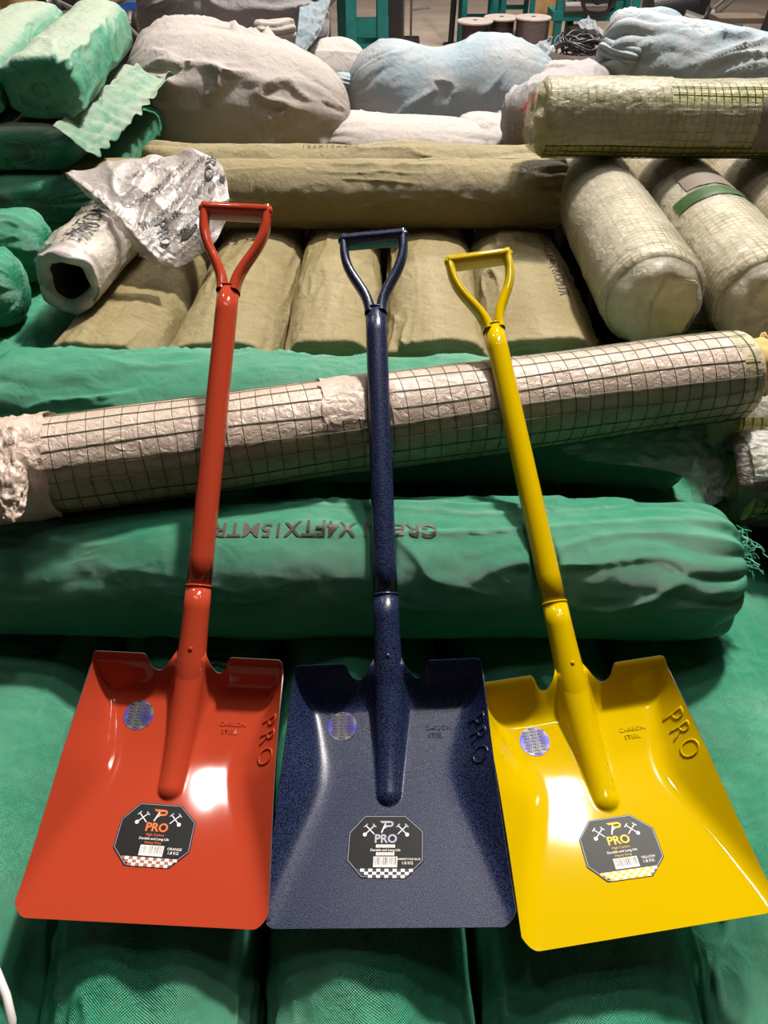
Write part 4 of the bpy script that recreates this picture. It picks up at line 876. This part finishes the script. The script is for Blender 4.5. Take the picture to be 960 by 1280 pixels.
# ------------------------------------------------------------------ machines on the hall floor
def fl_pix(px, py):
    a = math.radians(42) - math.atan((640 - py) / 924); Y = CAMZ / math.tan(a); d = Y * math.cos(math.radians(42)) + CAMZ * math.sin(math.radians(42))
    return np.array([(px - 480) / 924 * d, Y, 0])
def root(name, lab, cat, loc, group=None):
    o = bpy.data.objects.new(name, None); C.objects.link(o); o.location = loc; o.empty_display_size = .1; o['label'] = lab; o['category'] = cat
    if group: o['group'] = group
    return o
def bx(name, par, c, d, m, rz=0, rx=0, ry=0, bev=.004): return obj(name, boxes(name, [(c, d, rz, rx, ry)], m, bev), par)
def cyl(name, par, p, q, r, m, n=24, prof=None):
    p, q = Vector(p), Vector(q); L = (q - p).length; M = Matrix.Translation(p) @ (q - p).to_track_quat('Z', 'Y').to_matrix().to_4x4()
    return obj(name, lathe(name, prof(L) if prof else [(0, 0), (r * .96, 0), (r, r * .04), (r, L - r * .04), (r * .96, L), (0, L)], m, n, M=M), par)
def wheel(par, name, p, q, r, m): return cyl(name, par, p, q, r, m, 28, lambda L: [(0, .1 * L), (r * .3, 0), (r * .34, .2 * L), (r * .75, .25 * L), (r * .8, 0), (r, 0), (r * 1.0, .25 * L), (r * .88, .5 * L), (r, .75 * L), (r, L), (r * .8, L), (r * .75, .75 * L), (0, .8 * L)])
T = fl_pix(455, 74); pr = root('press', 'teal steel machine frame with dark rollers standing on the hall floor', 'machine', T)
for x, y, w in ((-.115, 0, .10), (.185, 0, .10), (-.22, .30, .085), (.16, .45, .085)): bx('post', pr, (x, y, 1.0), (w, w, 2.0), TEAL)
for z, y in ((.08, 0), (.26, .02)): bx('crossbar', pr, (.03, y, z), (.42, .06, .10 if z < .2 else .16), TEAL)
bx('crossbar', pr, (0, .38, .12), (.5, .06, .10), TEAL); bx('side_plate', pr, (.05, .2, 1.02), (.14, .03, .55), TEAL); bx('beam', pr, (.05, .06, .60), (.34, .12, .13), BLACKM)
cyl('roller', pr, (-.1, .15, .95), (.18, .15, .95), .06, GREYM); wheel(pr, 'drive_wheel', (-.42, .1, .20), (-.34, .1, .20), .15, BLACKM); bx('motor', pr, (-.48, .35, .22), (.28, .25, .3), BLACKM, bev=.03)
for a, b in (((-.40, .1, .3), (-.25, .2, .7)), ((-.5, .05, .25), (-.2, .1, .55)), ((-.62, .1, .35), (-.3, .1, 1.1))): cyl('link_rod', pr, a, b, .014, GREYM, 10)
bx('gear_box', pr, (.30, .2, .28), (.14, .3, .42), BLACKM, bev=.01)
T = fl_pix(506, 58); rk = root('rod_stand', 'thin upright steel rods on a small dark base beside the teal frame', 'stand', T)
for x in (-.09, -.02, .06): cyl('rod', rk, (x, 0, .03), (x, 0, 1.5 - abs(x) * 3), .012, GREYM, 10)
bx('stand_base', rk, (0, 0, .04), (.3, .2, .08), BLACKM, bev=.01); cyl('arm_rod', rk, (.06, 0, .32), (.25, -.02, .34), .010, GREYM, 8)
REEL = 'wire reels on the hall floor'
for px, pt, lab, wm, dY in ((594, 25, 'wire reel with pale disc and dark winding, leftmost of three', DARKWIRE, 8.15), (627, 20.5, 'wire reel with pale disc, middle of the three', DARKWIRE, 8.35), (667, 20.5, 'wire reel with shiny grey winding beside the tan board', SHINYWIRE, 8.25)):
    d = dY * math.cos(math.radians(42)); 
    # height of the top disc so that it shows at pt
    t = (640 - pt) / 924; p_ = math.radians(42); z = dY * (t * math.cos(p_) - math.sin(p_)) / (t * math.sin(p_) + math.cos(p_)); dep = dY * math.cos(p_) - z * math.sin(p_)
    H = z + CAMZ; X = (px - 480) / 924 * dep
    ro = root('wire_reel', lab, 'reel', (X, dY, 0), REEL)
    for nm, z0, z1, rad, m in (('disc', 0, .02, .165, DISC), ('winding', .02, H - .02, .125 if wm is DARKWIRE else .155, wm), ('disc', H - .02, H, .168, DISC)): cyl(nm, ro, (0, 0, z0), (0, 0, z1), rad, m, 36)
    cyl('hub_hole_shade', ro, (0, 0, H - .004), (0, 0, H + .002), .022, DARKC, 16)  # solid dark plug, the shade of a hole put into its colour
ST = 'teal steel stands'
for px, py, w, lab, zt in ((596, 66, .30, 'teal steel stand with four legs over the leftmost wire reel', .66), (643, 52, .30, 'teal steel stand behind the middle wire reel', .66)):
    T = fl_pix(px, py); so_ = root('steel_stand', lab, 'stand', T, ST); dd = .42
    for x in (-w / 2, w / 2):
        for y in (0, dd): bx('leg', so_, (x, y, zt / 2), (.05, .05, zt), TEAL)
    bx('top_frame', so_, (0, dd / 2, zt + .04), (w + .06, dd + .06, .08), TEAL); bx('crossbar', so_, (0, dd, .25), (w, .03, .04), TEAL)
T = fl_pix(677, 48); bo = root('board', 'tan board standing upright behind the wire reels', 'board', T); bx('panel', bo, (0, 0, .45), (.24, .03, .9), TAN, rx=-.08)
T = fl_pix(563, 58); po = root('post', 'dark leaning steel post left of the teal stand', 'post', T); cyl('pole', po, (0, 0, 0), (.05, .1, 1.4), .03, BLACKM, 12); cyl('foot', po, (0, 0, 0), (0, 0, .03), .08, BLACKM, 16)
T = fl_pix(708, 72); mo = root('winder', 'teal and black winding machine behind the wire bowl', 'machine', T)
for x, y in ((-.13, 0), (.0, .1), (.42, .0), (.55, .2)): bx('post', mo, (x, y, .6), (.07, .07, 1.2), TEAL)
bx('bed', mo, (.2, .1, .35), (.8, .3, .08), TEAL); bx('guard', mo, (.25, .05, .62), (.5, .2, .3), BLACKM, bev=.03); cyl('spindle', mo, (-.2, 0, .75), (.7, -.1, 1.05), .018, GREYM, 10); wheel(mo, 'pulley', (.2, -.1, .5), (.2, -.02, .5), .16, BLACKM)
cyl('roller', mo, (-.1, -.05, .42), (.3, -.05, .42), .05, GREYM); bx('motor', mo, (.1, -.1, .15), (.3, .25, .26), BLACKM, bev=.03)
# long machine at the right
p0 = at_pix(880, 30, 5.2); T = np.array([p0[0], p0[1], 0]); h = p0[2] + CAMZ
mm = root('machine', 'black motor with belts and shafts on a bench at the upper right', 'machine', T)
bx('bench', mm, (.1, .2, h - .16), (1.3, .5, .05), WOOD)
for x in (-.45, .65):
    for y in (0, .4): bx('leg', mm, (x, y, (h - .18) / 2), (.06, .06, h - .18), TEAL)
cyl('motor', mm, (.04, .02, h - .01), (.25, -.04, h - .03), .085, BLACKM, 28); cyl('motor_cap', mm, (.25, -.04, h - .03), (.268, -.045, h - .032), .05, GREYM, 20); bx('motor_foot', mm, (.14, 0, h - .11), (.2, .16, .06), BLACKM)
cyl('roller', mm, (-.34, .25, h + .03), (-.02, .25, h + .08), .16, BLACKM, 32); cyl('coupling', mm, (-.14, .05, h + .03), (-.03, .02, h - .0), .05, GREYM, 20)
cyl('belt_shaft', mm, (-.14, -.05, h - .05), (.40, .35, h + .25), .012, GREYM, 8); cyl('belt_shaft', mm, (-.05, .0, h - .04), (.48, .4, h + .22), .012, GREYM, 8)
wheel(mm, 'pulley', (-.02, .0, h + .02), (.04, -.02, h + .01), .09, BLACKM); bx('bracket', mm, (.22, .1, h - .13), (.10, .1, .08), TEAL)
bx('post', mm, (-.42, .3, h + .1), (.05, .05, .5), TEAL); bx('post', mm, (.10, .38, h + .15), (.07, .07, .5), BLACKM)
p1 = at_pix(948, 60, 4.6); T = np.array([p1[0], p1[1], 0]); bpost = root('post', 'black leaning iron post with rail at the upper right edge', 'post', T); hp = p1[2] + CAMZ
cyl('pole', bpost, (-.06, .0, 0), (.09, .05, hp + .5), .04, BLACKM, 14); cyl('rail', bpost, (-.2, .1, hp + .0), (.5, -.02, hp - .04), .018, BLACKM, 10); cyl('foot', bpost, (-.06, 0, 0), (-.06, 0, .03), .1, BLACKM, 16); bx('shelf_board', bpost, (-.08, .25, hp + .12), (.3, .2, .03), WOOD)
# left: tan drum and pulleys
p2 = at_pix(28, 8, 3.9); H = p2[2] + CAMZ; dr = root('drum', 'tan wooden drum at the upper left behind the green stack', 'drum', (p2[0], p2[1], 0))
cyl('drum_body', dr, (0, 0, 0), (0, 0, H + .25), .11, TAN, 36, lambda L: [(0, 0), (.11, 0), (.105, L * .3), (.115, L * .6), (.10, L * .9), (.10, L), (0, L)])
p3 = at_pix(68, 8, 3.8); h = p3[2] + CAMZ; ml = root('machine', 'black machine with pulleys at the upper left behind the green stack', 'machine', (p3[0], p3[1], 0))
bx('frame', ml, (.2, .1, h / 2 - .05), (.4, .25, h - .1), BLACKM, bev=.02); wheel(ml, 'pulley', (-.02, -.1, h + .0), (.03, -.06, h), .085, BLACKM); wheel(ml, 'pulley', (.17, -.1, h + .0), (.22, -.06, h), .06, GREYM)
bx('guard', ml, (.12, .05, h + .05), (.26, .2, .12), BLACKM, rz=.3, bev=.02); cyl('lever', ml, (.0, -.1, h + .06), (.28, -.12, h - .06), .012, GREYM, 8); cyl('belt_roller', ml, (.27, -.05, h + .03), (.36, .1, h + .05), .04, GREYM, 16)
a, b = at_pix(118, -8, 3.6), at_pix(176, 50, 3.3); pp = obj('pole', tube_mesh('pole', [[a + [0, 0, CAMZ], (a + b) / 2 + [0, 0, CAMZ], b + [0, 0, CAMZ], b + (b - a) * 1.6 + [0, 0, CAMZ]]], .012, GREYM, 10), None, 'thin white pole leaning between the green stack and the dark sack', 'pole')
p4 = at_pix(158, 10, 5.2); bl = root('crate', 'blue painted steel crate far behind the white pole', 'crate', (p4[0], p4[1], 0)); hb = p4[2] + CAMZ
bx('crate_body', bl, (0, .1, hb / 2), (.26, .3, hb - .02), BLUEP, bev=.01)
for z in (hb - .1, hb + .02, hb + .14): bx('crate_rail', bl, (0, -.06, z), (.28, .03, .05), BLUEP)
p5 = at_pix(170, 36, 3.9); wh = root('wheel', 'dark brown wheel low beside the white pole', 'wheel', (p5[0], p5[1], 0)); hw = p5[2] + CAMZ
wheel(wh, 'wheel_disc', (-.03, 0, hw), (.03, 0, hw), .085, DARKWIRE); bx('wheel_stand', wh, (0, .02, hw / 2), (.04, .12, hw), BLACKM)
